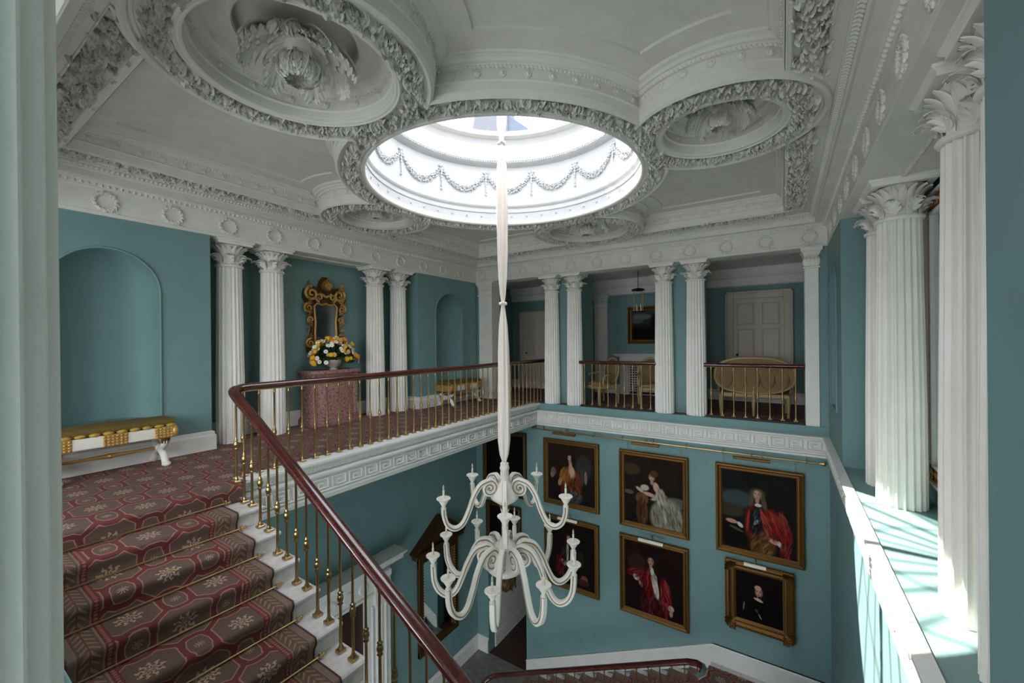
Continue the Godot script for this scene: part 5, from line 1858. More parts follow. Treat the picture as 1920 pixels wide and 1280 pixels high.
func portrait(which: int) -> ImageTexture:
	var skin := Color(0.72, 0.55, 0.46)
	var white := Color(0.78, 0.75, 0.70)
	var im: Image
	match which:
		0:  # lady in ochre gown
			im = canvas(Color(0.16, 0.11, 0.09), Color(0.11, 0.08, 0.07), 5)
			var oc := Color(0.48, 0.26, 0.09)
			strokes(im, [[0.78, 0.35, 0.2, 0.25, Color(0.2, 0.19, 0.18)], [0.12, 0.5, 0.07, 0.09, Color(0.42, 0.32, 0.27)], [0.09, 0.56, 0.05, 0.06, Color(0.5, 0.4, 0.34)], [0.82, 0.52, 0.035, 0.14, Color(0.5, 0.42, 0.38)], [0.74, 0.52, 0.06, 0.18, Color(0.22, 0.24, 0.2)], [0.5, 0.75, 0.26, 0.26, Color(0.33, 0.15, 0.09)], [0.55, 0.9, 0.22, 0.12, Color(0.24, 0.24, 0.24)], [0.42, 0.55, 0.14, 0.2, oc, 0.3], [0.62, 0.6, 0.12, 0.22, Color(0.38, 0.17, 0.08), -0.2], [0.33, 0.52, 0.08, 0.15, Color(0.55, 0.33, 0.08), 0.3], [0.27, 0.66, 0.05, 0.09, skin.darkened(0.1), 0.3], [0.52, 0.46, 0.085, 0.14, Color(0.75, 0.6, 0.5), -0.2], [0.5, 0.33, 0.035, 0.09, skin]])
			folds(im, 0.42, 0.57, 0.15, 0.2, oc, 0.3, 60)
			folds(im, 0.6, 0.66, 0.14, 0.25, Color(0.36, 0.16, 0.08), -0.2, 60)
			folds(im, 0.52, 0.88, 0.24, 0.1, Color(0.24, 0.24, 0.24), 0.8, 40)
			dab(im, 0.52, 0.46, 0.075, 0.13, Color(0.75, 0.6, 0.5), -0.2, 0.6)
			dab(im, 0.5, 0.33, 0.035, 0.09, skin)
			face(im, 0.485, 0.225, 0.062, skin, Color(0.12, 0.07, 0.05), 0)
			dab(im, 0.56, 0.24, 0.05, 0.11, Color(0.12, 0.07, 0.05))
		1:  # lady in white leaning on a pedestal
			im = canvas(Color(0.15, 0.11, 0.08), Color(0.10, 0.08, 0.07), 9)
			var gown := Color(0.56, 0.54, 0.46)
			strokes(im, [[0.12, 0.2, 0.2, 0.1, Color(0.25, 0.2, 0.12)], [0.9, 0.6, 0.25, 0.09, Color(0.33, 0.33, 0.32)], [0.08, 0.55, 0.1, 0.04, Color(0.36, 0.3, 0.26)], [0.31, 0.62, 0.12, 0.1, Color(0.40, 0.26, 0.15), 0, 0.1], [0.31, 0.82, 0.11, 0.22, Color(0.30, 0.18, 0.11), 0, 0.1], [0.75, 0.82, 0.3, 0.3, gown, -0.25], [0.62, 0.85, 0.2, 0.24, Color(0.5, 0.48, 0.41)], [0.85, 0.92, 0.14, 0.2, Color(0.48, 0.46, 0.40), -0.4], [0.70, 0.8, 0.03, 0.2, Color(0.66, 0.64, 0.56), -0.2], [0.63, 0.55, 0.10, 0.14, Color(0.68, 0.64, 0.58)], [0.60, 0.57, 0.17, 0.04, Color(0.66, 0.62, 0.55), -0.35], [0.44, 0.54, 0.13, 0.035, skin.lightened(0.05), 0.18], [0.36, 0.45, 0.09, 0.055, Color(0.74, 0.68, 0.62), -0.1], [0.27, 0.49, 0.09, 0.03, Color(0.72, 0.66, 0.6), 0.5], [0.56, 0.42, 0.06, 0.09, Color(0.76, 0.62, 0.52), -0.3]])
			folds(im, 0.74, 0.82, 0.26, 0.24, gown, -0.25, 130)
			folds(im, 0.63, 0.55, 0.09, 0.12, Color(0.68, 0.64, 0.58), -0.3, 30)
			folds(im, 0.31, 0.78, 0.09, 0.2, Color(0.32, 0.2, 0.12), 0.0, 30)
			dab(im, 0.55, 0.42, 0.05, 0.08, Color(0.76, 0.62, 0.52), -0.3, 0.6)
			face(im, 0.485, 0.285, 0.062, Color(0.76, 0.6, 0.5), Color(0.27, 0.17, 0.11), 0)
			dab(im, 0.52, 0.225, 0.085, 0.055, Color(0.30, 0.2, 0.13))
		2:  # officer in red coat with breastplate
			im = canvas(Color(0.10, 0.10, 0.10), Color(0.12, 0.10, 0.08), 14)
			var red := Color(0.52, 0.115, 0.085)
			strokes(im, [[0.2, 0.36, 0.28, 0.14, Color(0.22, 0.26, 0.27)], [0.12, 0.52, 0.22, 0.1, Color(0.22, 0.2, 0.16)], [0.16, 0.82, 0.26, 0.2, Color(0.07, 0.055, 0.05)], [0.40, 0.62, 0.10, 0.26, Color(0.36, 0.10, 0.08), 0.1], [0.70, 0.6, 0.17, 0.2, red, -0.4], [0.84, 0.7, 0.12, 0.17, red.darkened(0.1), -0.3], [0.77, 0.54, 0.12, 0.1, red.lightened(0.07), -0.5], [0.56, 0.88, 0.2, 0.2, Color(0.36, 0.22, 0.10)], [0.44, 0.9, 0.06, 0.2, Color(0.40, 0.25, 0.10)], [0.86, 0.92, 0.09, 0.14, Color(0.38, 0.07, 0.07)], [0.46, 0.62, 0.10, 0.2, Color(0.10, 0.10, 0.11)], [0.47, 0.62, 0.03, 0.05, Color(0.5, 0.5, 0.5), 0.6], [0.58, 0.6, 0.035, 0.2, Color(0.62, 0.24, 0.19), -0.25], [0.36, 0.62, 0.02, 0.16, Color(0.6, 0.2, 0.17), 0.1], [0.13, 0.66, 0.10, 0.032, skin, 0.1], [0.25, 0.69, 0.06, 0.03, white, 0.7], [0.70, 0.82, 0.09, 0.035, skin, 0.35], [0.78, 0.84, 0.03, 0.05, white, -0.4], [0.2, 0.75, 0.13, 0.02, Color(0.3, 0.28, 0.26), 0.3]])
			folds(im, 0.74, 0.62, 0.17, 0.18, red, -0.4, 90)
			folds(im, 0.55, 0.88, 0.16, 0.14, Color(0.38, 0.24, 0.11), 0.6, 60)
			folds(im, 0.86, 0.9, 0.08, 0.1, Color(0.4, 0.08, 0.08), 0.3, 30)
			folds(im, 0.47, 0.6, 0.07, 0.14, Color(0.16, 0.16, 0.17), 0.2, 20)
			face(im, 0.49, 0.27, 0.066, skin, Color(0.34, 0.28, 0.22), 1.0)
			dab(im, 0.50, 0.40, 0.055, 0.025, white)
		3:  # man in dark wine coat
			im = canvas(Color(0.10, 0.06, 0.05), Color(0.08, 0.05, 0.045), 22)
			strokes(im, [[0.42, 0.65, 0.28, 0.34, Color(0.14, 0.07, 0.06)], [0.26, 0.72, 0.12, 0.2, Color(0.30, 0.05, 0.05), 0.2], [0.36, 0.48, 0.10, 0.12, Color(0.12, 0.12, 0.12)], [0.42, 0.50, 0.03, 0.2, white.darkened(0.1)], [0.34, 0.66, 0.08, 0.05, white.darkened(0.25), 0.6], [0.78, 0.85, 0.09, 0.08, Color(0.42, 0.3, 0.24)], [0.75, 0.9, 0.16, 0.06, Color(0.25, 0.1, 0.08)], [0.7, 0.55, 0.1, 0.16, Color(0.14, 0.14, 0.13)]])
			folds(im, 0.3, 0.68, 0.16, 0.22, Color(0.30, 0.06, 0.06), 0.2, 70)
			folds(im, 0.42, 0.5, 0.03, 0.16, white.darkened(0.15), 0.0, 16)
			face(im, 0.45, 0.25, 0.056, skin.darkened(0.1), Color(0.16, 0.10, 0.07), 0.8)
		4:  # man in crimson robe
			im = canvas(Color(0.13, 0.07, 0.06), Color(0.08, 0.04, 0.04), 31)
			var cr := Color(0.40, 0.045, 0.055)
			strokes(im, [[0.22, 0.3, 0.2, 0.16, Color(0.2, 0.12, 0.09)], [0.5, 0.85, 0.26, 0.3, Color(0.22, 0.03, 0.035)], [0.36, 0.48, 0.16, 0.15, cr, 0.2], [0.15, 0.46, 0.15, 0.07, cr, -0.15], [0.42, 0.6, 0.10, 0.24, cr.darkened(0.1), -0.2], [0.72, 0.66, 0.10, 0.28, cr, -0.22], [0.40, 0.5, 0.02, 0.14, Color(0.6, 0.18, 0.17), -0.05], [0.73, 0.55, 0.025, 0.16, Color(0.58, 0.2, 0.19), -0.25], [0.65, 0.72, 0.02, 0.2, Color(0.55, 0.16, 0.15), -0.1], [0.72, 0.95, 0.03, 0.14, Color(0.45, 0.1, 0.1)], [0.53, 0.55, 0.055, 0.24, white, -0.22, 0.2], [0.20, 0.52, 0.07, 0.05, white, 0.7], [0.28, 0.6, 0.03, 0.06, skin, -0.5], [0.80, 0.83, 0.06, 0.05, white.darkened(0.15), 0.5], [0.80, 0.9, 0.035, 0.06, skin.darkened(0.1)]])
			folds(im, 0.36, 0.5, 0.15, 0.15, cr, 0.2, 70)
			folds(im, 0.18, 0.46, 0.12, 0.05, cr, 1.2, 30)
			folds(im, 0.72, 0.66, 0.08, 0.26, cr, -0.22, 70)
			folds(im, 0.48, 0.85, 0.2, 0.16, Color(0.24, 0.035, 0.04), 0.2, 70)
			folds(im, 0.53, 0.55, 0.04, 0.2, white, -0.22, 30)
			face(im, 0.46, 0.235, 0.066, skin, Color(0.15, 0.09, 0.065), 0.9)
			dab(im, 0.48, 0.37, 0.035, 0.06, white)
		5:  # man in armour with white collar
			im = canvas(Color(0.075, 0.05, 0.055), Color(0.06, 0.04, 0.045), 44)
			strokes(im, [[0.45, 0.85, 0.36, 0.34, Color(0.05, 0.035, 0.04)], [0.17, 0.72, 0.02, 0.11, Color(0.5, 0.42, 0.4), 0.12], [0.52, 0.86, 0.018, 0.07, Color(0.6, 0.5, 0.48), -0.5], [0.45, 0.76, 0.03, 0.05, Color(0.3, 0.25, 0.25), -0.7]])
			face(im, 0.50, 0.37, 0.10, Color(0.74, 0.58, 0.5), Color(0.16, 0.10, 0.08), 0)
			dab(im, 0.48, 0.28, 0.085, 0.06, Color(0.76, 0.6, 0.52))
			dab(im, 0.49, 0.525, 0.12, 0.032, Color(0.74, 0.66, 0.62), 0.25)
			dab(im, 0.52, 0.47, 0.05, 0.03, Color(0.22, 0.14, 0.11))
		_:
			im = canvas(Color(0.06, 0.045, 0.04), Color(0.05, 0.03, 0.03), 50 + which)
			dab(im, 0.36, 0.3, 0.07, 0.08, Color(0.16, 0.11, 0.09))
			dab(im, 0.4, 0.6, 0.2, 0.25, Color(0.10, 0.05, 0.045))
	return tex(im)

func landscape_image() -> ImageTexture:
	var im := canvas(Color(0.30, 0.31, 0.32), Color(0.08, 0.06, 0.05), 60)
	strokes(im, [[0.3, 0.2, 0.35, 0.12, Color(0.42, 0.43, 0.44)], [0.15, 0.35, 0.25, 0.1, Color(0.36, 0.36, 0.35)], [0.85, 0.4, 0.3, 0.4, Color(0.07, 0.06, 0.05)], [0.5, 0.75, 0.8, 0.24, Color(0.08, 0.06, 0.05)], [0.75, 0.3, 0.15, 0.14, Color(0.09, 0.08, 0.06)], [0.5, 0.58, 0.3, 0.06, Color(0.16, 0.14, 0.11)]])
	return tex(im)

# framed picture: outer size w x h, frame width f, bottom centre at "at", in its own x, y plane facing +z
func picture(called: String, label: String, category: String, at: Vector3, w: float, h: float, f: float, t: Texture2D, fm: Material, turn := 0.0, carved := false) -> Node3D:
	var o := thing(called, label, category, at, turn)
	var st := nst()
	var x := w / 2
	var q := [Vector2(-x, 0), Vector2(-x, h), Vector2(x, h), Vector2(x, 0)]
	# moulding profile: inset towards the canvas, depth
	var prof := [Vector2(0, 0.0), Vector2(0, 0.05), Vector2(f * 0.12, 0.068), Vector2(f * 0.3, 0.072), Vector2(f * 0.45, 0.055), Vector2(f * 0.55, 0.045), Vector2(f * 0.7, 0.052), Vector2(f * 0.82, 0.05), Vector2(f * 0.9, 0.036), Vector2(f, 0.03), Vector2(f, 0.012)]
	var flat := nst()
	for i in 4:
		var a: Vector2 = q[i]
		var b: Vector2 = q[(i + 1) % 4]
		for j in prof.size() - 1:
			st.set_smooth_group(-1)
			var v := []
			for c in [[a, j], [b, j], [b, j + 1], [a, j + 1]]:
				var p: Vector2 = c[0]
				var d: float = prof[c[1]].x
				v.append(Vector3(p.x - signf(p.x) * d, p.y + (d if p.y == 0.0 else -d), prof[c[1]].y))
			quad(st, v[0], v[3], v[2], v[1])
	part(o, "frame", st, fm)
	st = nst()
	st.set_smooth_group(-1)
	quv(st, [Vector3(-x + f, f, 0.02), Vector3(x - f, f, 0.02), Vector3(x - f, h - f, 0.02), Vector3(-x + f, h - f, 0.02)], [Vector2(0, 1), Vector2(1, 1), Vector2(1, 0), Vector2(0, 0)])
	var m := StandardMaterial3D.new()
	m.resource_name = "canvas"
	m.albedo_texture = t
	m.roughness = 0.75
	m.metallic_specular = 0.2
	part(o, "canvas", st, m)
	if carved:
		st = nst()
		for c in [[-x, 0.0], [x, 0.0], [-x, h], [x, h]]:
			var sx := -signf(c[0])
			var sy := 1.0 if c[1] == 0.0 else -1.0
			for k in 5:
				var a := atan2(-sy, -sx) + (k - 2) * 0.5
				acanthus_leaf(st, f * 0.95, f * 0.55, 0.4, 0.5, 3, Transform3D(Basis(Vector3.BACK, a - PI / 2), Vector3(c[0] + sx * f * 0.72, c[1] + sy * f * 0.72, 0.055)))
		var n := 26
		for k in n:
			for s in [-1, 1]:
				ball(st, Vector3(s * x, h * (k + 0.5) / n, 0.04), Vector3(0.014, 0.014, 0.02), 6, 4)
		for k in 22:
			for y in [0.0, h]: ball(st, Vector3(-x + w * (k + 0.5) / 22, y, 0.04), Vector3(0.016, 0.014, 0.02), 6, 4)
		part(o, "carved_ornament", st, fm)
	return o

func picture_light(label: String, at: Vector3, w: float, on_frame := false) -> void:
	var o := thing("picture_light", label, "picture light", at, 0.0, "brass picture lights")
	var st := nst()
	var sec := []
	for i in 9:
		var a := PI * i / 8.0 - 0.35
		sec.append(Vector2(cos(a) * 0.036, sin(a) * 0.036))
	for i in 9:
		var a := PI * (8 - i) / 8.0 - 0.35
		sec.append(Vector2(cos(a) * 0.031, sin(a) * 0.031))
	sweep(st, [Vector3(-w / 2, 0, 0.16), Vector3(w / 2, 0, 0.16)], sec, false)
	part(o, "reflector", st, M.candle if on_frame else M.old_gilt)
	st = nst()
	tube(st, spline([Vector3(0, -0.06, 0.02), Vector3(0, 0.05, 0.03), Vector3(0, 0.09, 0.09), Vector3(0, 0.03, 0.155)], 4), 0.006, 6)
	part(o, "bracket", st, M.brass)

func lower_hall() -> void:
	var z := ZB + 0.012
	var gl := [[-3.85, -2.19, 1.30, 1.44, 0, "portrait of a lady in an ochre gown, leftmost of the upper portraits"], [-2.12, -2.283, 1.30, 1.51, 1, "portrait of a lady in white leaning on a pedestal"], [-0.375, -2.32, 1.29, 1.55, 2, "portrait of an officer in a red coat with grey wig"], [-3.857, -3.968, 1.28, 1.53, 3, "dark portrait of a man in a wine-coloured coat behind the chandelier candles"], [-2.127, -3.997, 1.295, 1.54, 4, "portrait of a man in a crimson robe, lower row centre"]]
	for g in gl:
		picture("portrait", g[5], "painting", Vector3(g[0], g[1], z), g[2], g[3], 0.105, portrait(g[4]), M.old_gilt)
	picture("portrait", "small portrait of a man with a white collar in a carved gilt frame", "painting", Vector3(-0.375, -3.57, z), 1.0, 1.14, 0.16, portrait(5), M.old_gilt, 0.0, true)
	picture("portrait", "dark painting in a gilt frame under the gallery corner behind the chandelier top", "painting", Vector3(-5.58, -2.25, z), 1.24, 1.52, 0.09, portrait(6), M.dark_gilt)
	picture("portrait", "dark narrow painting above the lower doorway behind the chandelier", "painting", Vector3(-5.62, -3.70, z), 1.0, 1.22, 0.09, portrait(7), M.dark_gilt)
	picture_light("brass picture light above the lady in the ochre gown", Vector3(-3.93, -0.60, z), 0.52)
	picture_light("brass picture light above the lady in white", Vector3(-2.22, -0.60, z), 0.52)
	picture_light("brass picture light above the officer in the red coat", Vector3(-0.46, -0.62, z), 0.54)
	picture_light("pale picture light above the man in the wine-coloured coat", Vector3(-3.86, -2.42, z), 0.46, true)
	picture_light("pale picture light above the man in the crimson robe", Vector3(-2.13, -2.44, z), 0.46, true)
	picture_light("pale picture light above the small portrait with white collar", Vector3(-0.42, -2.40, z), 0.32, true)
	# brass hanging rail
	var r := thing("picture_rail", "brass picture rail with knob ends under the back cornice", "picture rail", Vector3(-2.1, -0.57, ZB + 0.055))
	var st := nst()
	tube(st, [Vector3(-2.6, 0, 0), Vector3(2.56, -0.0, 0)], 0.016, 8)
	part(r, "rail", st, M.brass)
	for s in [-1, 1]:
		st = nst()
		lathe(st, [Vector2(0, 0), Vector2(0.024, 0.01), Vector2(0.018, 0.03), Vector2(0.034, 0.055), Vector2(0.03, 0.085), Vector2(0, 0.10)], 12, Transform3D(Basis(Vector3.BACK, -PI / 2 * s), Vector3(2.56 if s > 0 else -2.6, 0, 0)), false)
		part(r, "finial", st, M.brass)
	for k in 9:
		st = nst()
		tube(st, spline([Vector3(0, 0.02, -0.05), Vector3(0, 0.055, -0.02), Vector3(0, 0.02, 0.022), Vector3(0, -0.03, 0.0)], 4), 0.006, 6)
		part(r, "hook", st, M.brass, Transform3D(Basis(), Vector3(-2.4 + 0.6 * k, 0, 0)))
	for x in [-4.3, -3.35, -2.6, -1.6, -0.9, 0.15]:
		st = nst()
		tube(st, [Vector3(x + 2.1, 0, 0.0), Vector3(x + 2.1, -0.2, -0.02)], 0.004, 5)
		part(r, "hanging_chain", st, M.brass)
	# doorcase on the left wall below the gallery
	var d := structure("door_3", "grand white doorcase with a shelf cornice on the lower left wall")
	d.position = Vector3(-6.45, YG, -4.05)
	d.rotation.y = PI / 2
	st = nst()
	# own plane: x along -z of the room, z out of the wall
	for s in [-1, 1]:
		cbx(st, Vector3(minf(s * 0.72, s * 1.26), 0, 0), Vector3(maxf(s * 0.72, s * 1.26), 3.05, 0.14), 0.015)
		for k in 4: cbx(st, Vector3(s * 0.83 + s * 0.1 * k - 0.02, 0.25, 0.13), Vector3(s * 0.83 + s * 0.1 * k + 0.02, 2.85, 0.165), 0.01)
	part(d, "jamb", st, M.white_paint)
	st = nst()
	cbx(st, Vector3(-1.26, 3.05, 0), Vector3(1.26, 3.42, 0.15), 0.012)
	cbx(st, Vector3(-1.28, 3.04, 0), Vector3(1.28, 3.10, 0.18), 0.012)
	part(d, "frieze", st, M.white_paint)
	for k in 7:
		st = nst()
		lathe(st, [Vector2(0, 0.02), Vector2(0.03, 0.02), Vector2(0.05, 0.012), Vector2(0.075, 0.03), Vector2(0.10, 0.012), Vector2(0.11, 0)], 18, Transform3D(Basis(Vector3.RIGHT, PI / 2), Vector3(-0.96 + 0.32 * k, 3.26, 0.15)), false)
		part(d, "patera", st, M.white_paint)
	st = nst()
	mould(st, [Vector2(1.26, 0.0), Vector2(1.26, 0.16), Vector2(-1.26, 0.16), Vector2(-1.26, 0.0)], [Vector2(-0.02, 3.42), Vector2(0.02, 3.44), Vector2(0.04, 3.48), Vector2(0.10, 3.50), Vector2(0.16, 3.54), Vector2(0.16, 3.60), Vector2(0.20, 3.63), Vector2(0.22, 3.68), Vector2(-0.15, 3.68)], false)
	part(d, "shelf_cornice", st, M.white_paint)
	for s in [-1, 1]:
		st = nst()
		prism(st, PackedVector2Array([Vector2(0.12, 2.78), Vector2(0.22, 2.84), Vector2(0.19, 3.0), Vector2(0.20, 3.2), Vector2(0.32, 3.36), Vector2(0.32, 3.46), Vector2(0.1, 3.46)]), 0.26, Transform3D(Basis(Vector3(0, 0, 1), Vector3.UP, Vector3(-1, 0, 0)), Vector3(s * 1.0 + 0.13, 0, 0)))
		part(d, "console", st, M.white_paint)
	st = nst()
	bx(st, Vector3(-0.72, 0, 0.0), Vector3(0.72, 3.05, 0.02))
	part(d, "door_leaf", st, M.dark_wood)
	# pedimented mirror beside it
	var m := thing("pediment_mirror", "tall brown-gilt mirror with a pediment on the lower left wall", "mirror", Vector3(-6.44, -5.22, -6.72), PI / 2)
	st = nst()
	for s in [-1, 1]: cbx(st, Vector3(minf(s * 0.47, s * 0.62), 0, 0), Vector3(maxf(s * 0.47, s * 0.62), 2.15, 0.07), 0.012)
	cbx(st, Vector3(-0.62, 0, 0), Vector3(0.62, 0.14, 0.075), 0.012)
	cbx(st, Vector3(-0.62, 1.95, 0), Vector3(0.62, 2.12, 0.075), 0.012)
	part(m, "frame", st, M.dark_gilt)
	st = nst()
	cbx(st, Vector3(-0.76, 2.12, 0), Vector3(0.76, 2.22, 0.14), 0.012)
	part(m, "cornice", st, M.dark_gilt)
	st = nst()
	prism(st, PackedVector2Array([Vector2(-0.72, 2.22), Vector2(0.72, 2.22), Vector2(0, 2.72)]), 0.06)
	part(m, "tympanum", st, M.dark_gilt)
	st = nst()
	for s in [-1, 1]: sweep(st, [Vector3(0.80 * s, 2.24, 0.06), Vector3(0, 2.79, 0.06)], [Vector2(-0.08, -0.05), Vector2(0.08, -0.05), Vector2(0.10, 0.03), Vector2(-0.08, 0.03)], true)
	part(m, "raking_cornice", st, M.dark_gilt)
	st = nst()
	bx(st, Vector3(-0.47, 0.14, 0.0), Vector3(0.47, 1.95, 0.018))
	part(m, "mirror_glass", st, M.mirror)
	st = nst()
	for s in [-1, 1]:
		for k in 30: ball(st, Vector3(s * 0.49, 0.16 + 0.0605 * k, 0.07), Vector3(0.014, 0.018, 0.012), 6, 4)
	part(m, "bead_edge", st, M.gilt)
	# passage behind the lower doorway
	var pg := structure("door_4", "open doorway to a dark passage in the lower back corner")
	block(pg, "passage_floor", Vector3(-6.11, YG, -10.6), Vector3(-5.02, YG + 0.006, -8.16), M.brown_floor)
	block(pg, "passage_side", Vector3(-6.21, YG, -10.6), Vector3(-6.11, -3.85, -8.4), M.teal)
	block(pg, "passage_dado", Vector3(-6.11, YG + 0.3, -10.6), Vector3(-6.095, YG + 1.3, -8.4), M.white_paint)
	block(pg, "passage_skirting", Vector3(-6.11, YG, -10.6), Vector3(-6.08, YG + 0.3, -8.4), M.white_paint)
	block(pg, "dado_rail", Vector3(-6.11, YG + 1.3, -10.6), Vector3(-6.07, YG + 1.36, -8.4), M.white_paint)
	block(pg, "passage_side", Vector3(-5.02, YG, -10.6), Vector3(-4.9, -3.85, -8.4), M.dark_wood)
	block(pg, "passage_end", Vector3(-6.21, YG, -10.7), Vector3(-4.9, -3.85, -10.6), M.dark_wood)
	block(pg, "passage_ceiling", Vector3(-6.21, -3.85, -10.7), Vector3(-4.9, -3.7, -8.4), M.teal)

# ---------------------------------------------------------------- chandelier
func arm_path(c: Vector2, rho: float, rest: Array) -> Array:
	var pts := []
	var n := 30
	for i in n + 1:
		var t := float(i) / n
		var a := lerpf(PI / 2 + 3.2 * PI, PI / 2 + 0.1, t)
		var r := rho * (0.16 + 0.84 * pow(t, 0.9))
		pts.append(Vector3(c.x + cos(a) * r, c.y + sin(a) * r, 0))
	var ctrl := [pts[n]]
	for v in rest: ctrl.append(Vector3(v.x, v.y, 0))
	var tail := spline(ctrl, 7)
	tail.remove_at(0)
	pts.append_array(tail)
	return pts

func arm_parts(path: Array, k: float) -> Array:
	var st := nst()
	var sec := []
	for v in [[-1.0, -0.55], [-0.7, -1.0], [0.7, -1.0], [1.0, -0.55], [1.0, 0.55], [0.7, 1.0], [-0.7, 1.0], [-1.0, 0.55]]: sec.append(Vector2(v[0] * 0.030 * k, v[1] * 0.030 * k))
	sweep(st, path, sec, true, Vector3.BACK)
	# painted hollow along both flanks: a slim raised fillet pair with a tinted line between
	var ln := nst()
	for s in [-1, 1]:
		var q := []
		for p in path: q.append(p + Vector3(0, 0, 0.0285 * k * s))
		sweep(ln, q, [Vector2(-0.003, -0.007), Vector2(0.003, -0.007), Vector2(0.003, 0.007), Vector2(-0.003, 0.007)], true, Vector3.BACK)
	return [mesh_of(st), mesh_of(ln)]

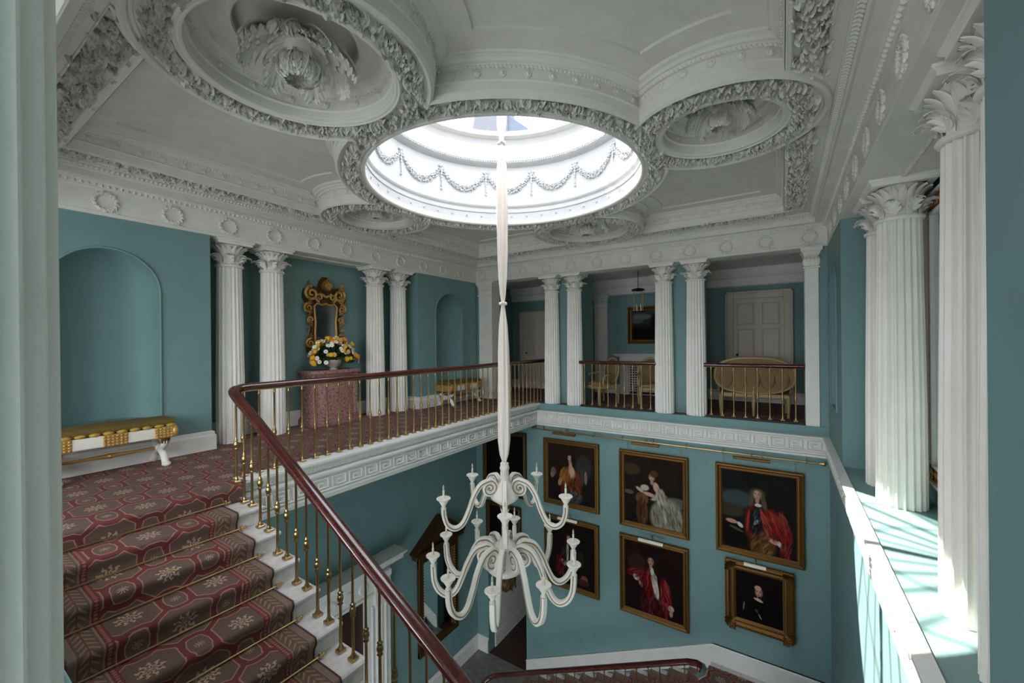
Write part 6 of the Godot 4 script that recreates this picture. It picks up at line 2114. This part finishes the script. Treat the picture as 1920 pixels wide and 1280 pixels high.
func chandelier() -> void:
	var cx := -2.945
	var t := thing("chandelier", "white two-tiered chandelier with scrolled candle arms hanging in the stair well", "chandelier", Vector3(cx, 0, DZ))
	var st := nst()
	lathe(st, [Vector2(0.012, -0.13), Vector2(0.05, -0.15), Vector2(0.062, -0.19), Vector2(0.058, -0.21), Vector2(0.046, -0.23), Vector2(0.05, -0.31), Vector2(0.055, -0.36), Vector2(0.09, -0.40), Vector2(0.13, -0.46), Vector2(0.17, -0.53), Vector2(0.178, -0.555), Vector2(0.165, -0.575), Vector2(0.11, -0.615), Vector2(0.07, -0.64), Vector2(0.055, -0.72), Vector2(0.042, -0.76), Vector2(0.042, -1.05), Vector2(0.055, -1.08), Vector2(0.12, -1.14), Vector2(0.19, -1.25), Vector2(0.235, -1.36), Vector2(0.24, -1.40), Vector2(0.225, -1.425), Vector2(0.215, -1.44), Vector2(0.222, -1.455), Vector2(0.20, -1.475), Vector2(0.14, -1.51), Vector2(0.10, -1.54)], 28, Transform3D(), false)
	part(t, "stem", st, M.ivory)
	st = nst()
	lathe(st, [Vector2(0.11, -1.53), Vector2(0.135, -1.57), Vector2(0.12, -1.64), Vector2(0.07, -1.71), Vector2(0.02, -1.74), Vector2(0, -1.75)], 20, Transform3D(), false)
	for i in 10: leaf(st, 0.16, 0.075, 0.2, -0.6, 4.0, Transform3D(Basis(Vector3.UP, TAU * i / 10) * Basis(Vector3.RIGHT, PI), Vector3(0, -1.53, 0)) * Transform3D(Basis(), Vector3(0, 0, -0.12)), 8, 5)
	part(t, "bottom_finial", st, M.dark_gilt)
	st = nst()
	for i in 8: leaf(st, 0.12, 0.06, 0.2, 0.4, 4.0, Transform3D(Basis(Vector3.UP, TAU * i / 8), Vector3(0, -0.74, 0)) * Transform3D(Basis(), Vector3(0, 0, 0.05)), 8, 5)
	part(t, "stem_leaves", st, M.old_gilt)
	for i in 12:
		st = nst()
		var a := TAU * i / 12
		cbx(st, Vector3(cos(a) * 0.045 - 0.008, -0.34, sin(a) * 0.045 - 0.008), Vector3(cos(a) * 0.045 + 0.008, -0.23, sin(a) * 0.045 + 0.008), 0.003)
		part(t, "stem_reed", st, M.ivory)
	# arms: cup, candle and bulb belong to each arm
	var cup := nst()
	lathe(cup, [Vector2(0.0, -0.12), Vector2(0.018, -0.12), Vector2(0.03, -0.10), Vector2(0.018, -0.085), Vector2(0.022, -0.07), Vector2(0.048, -0.02), Vector2(0.052, -0.008), Vector2(0.068, 0.0), Vector2(0.07, 0.008), Vector2(0.066, 0.013), Vector2(0.05, 0.008), Vector2(0.0, 0.006)], 20, Transform3D(), false)
	var cupm := mesh_of(cup)
	var can := nst()
	lathe(can, [Vector2(0.013, 0.0), Vector2(0.013, 0.10), Vector2(0.010, 0.104), Vector2(0, 0.104)], 10)
	var canm := mesh_of(can)
	var bul := nst()
	lathe(bul, [Vector2(0.007, 0.104), Vector2(0.012, 0.122), Vector2(0.011, 0.14), Vector2(0.005, 0.16), Vector2(0, 0.172)], 8, Transform3D(), false)
	var bulm := mesh_of(bul)
	var up := arm_path(Vector2(0.20, -0.42), 0.095, [Vector2(0.31, -0.37), Vector2(0.40, -0.50), Vector2(0.46, -0.66), Vector2(0.54, -0.81), Vector2(0.635, -0.855), Vector2(0.725, -0.80), Vector2(0.765, -0.69), Vector2(0.772, -0.60)])
	var lo := arm_path(Vector2(0.25, -1.255), 0.12, [Vector2(0.37, -1.18), Vector2(0.47, -1.33), Vector2(0.54, -1.50), Vector2(0.62, -1.655), Vector2(0.715, -1.705), Vector2(0.82, -1.64), Vector2(0.88, -1.51), Vector2(0.895, -1.33)])
	var view := atan2(-DZ, -cx)      # towards the camera, measured from +x to +z
	for tier in [[up, 5, 0.0, Vector3(0.772, -0.48, 0), 0.96], [lo, 10, -9.0, Vector3(0.895, -1.21, 0), 1.08]]:
		var ms := arm_parts(tier[0], tier[4])
		for i in tier[1]:
			var a: float = view - deg_to_rad(tier[2]) - TAU * i / tier[1]
			var arm := part(t, "arm", ms[0], M.ivory, Transform3D(Basis(Vector3.UP, -a), Vector3.ZERO))
			part(arm, "painted_line", ms[1], M.shade_line)
			part(arm, "candle_cup", cupm, M.ivory, Transform3D(Basis.from_scale(Vector3(1.22, 1.1, 1.22)), tier[3]))
			part(arm, "candle", canm, M.candle, Transform3D(Basis(), tier[3]))
			part(arm, "bulb", bulm, M.bulb_glass, Transform3D(Basis(), tier[3]))
	# gathered cloth sleeve over the chain, tied three times
	st = nst()
	var ys := [[5.52, 0.03], [4.6, 0.045], [4.15, 0.055], [3.96, 0.026], [3.90, 0.020], [3.84, 0.026], [3.6, 0.055], [3.2, 0.066], [2.9, 0.068], [2.5, 0.064], [2.2, 0.052], [1.98, 0.034], [1.90, 0.022], [1.86, 0.022], [1.78, 0.030], [1.6, 0.050], [1.3, 0.064], [1.0, 0.068], [0.5, 0.070], [0.15, 0.068], [-0.02, 0.05], [-0.11, 0.024], [-0.15, 0.02]]
	var n := 36
	var rows := []
	for j in ys.size():
		var row := []
		for i in n:
			var a := TAU * i / n
			var r: float = ys[j][1] * (1.0 + 0.16 * sin(a * 6.0 + ys[j][0] * 0.8) + 0.07 * sin(a * 11.0 - ys[j][0] * 1.7))
			row.append(Vector3(cos(a) * r, ys[j][0], sin(a) * r))
		rows.append(row)
	st.set_smooth_group(1)
	for j in ys.size() - 1:
		for i in n: quad(st, rows[j + 1][i], rows[j][i], rows[j][(i + 1) % n], rows[j + 1][(i + 1) % n])
	part(t, "chain_sleeve", st, M.sleeve)
	for y in [3.90, 1.88, -0.135]:
		st = nst()
		for i in 7:
			var a := TAU * i / 7
			ball(st, Vector3(cos(a) * 0.034, y + 0.008 * sin(i * 2.0), sin(a) * 0.034), Vector3(0.022, 0.02, 0.022), 8, 6)
		part(t, "sleeve_tie", st, M.sleeve)
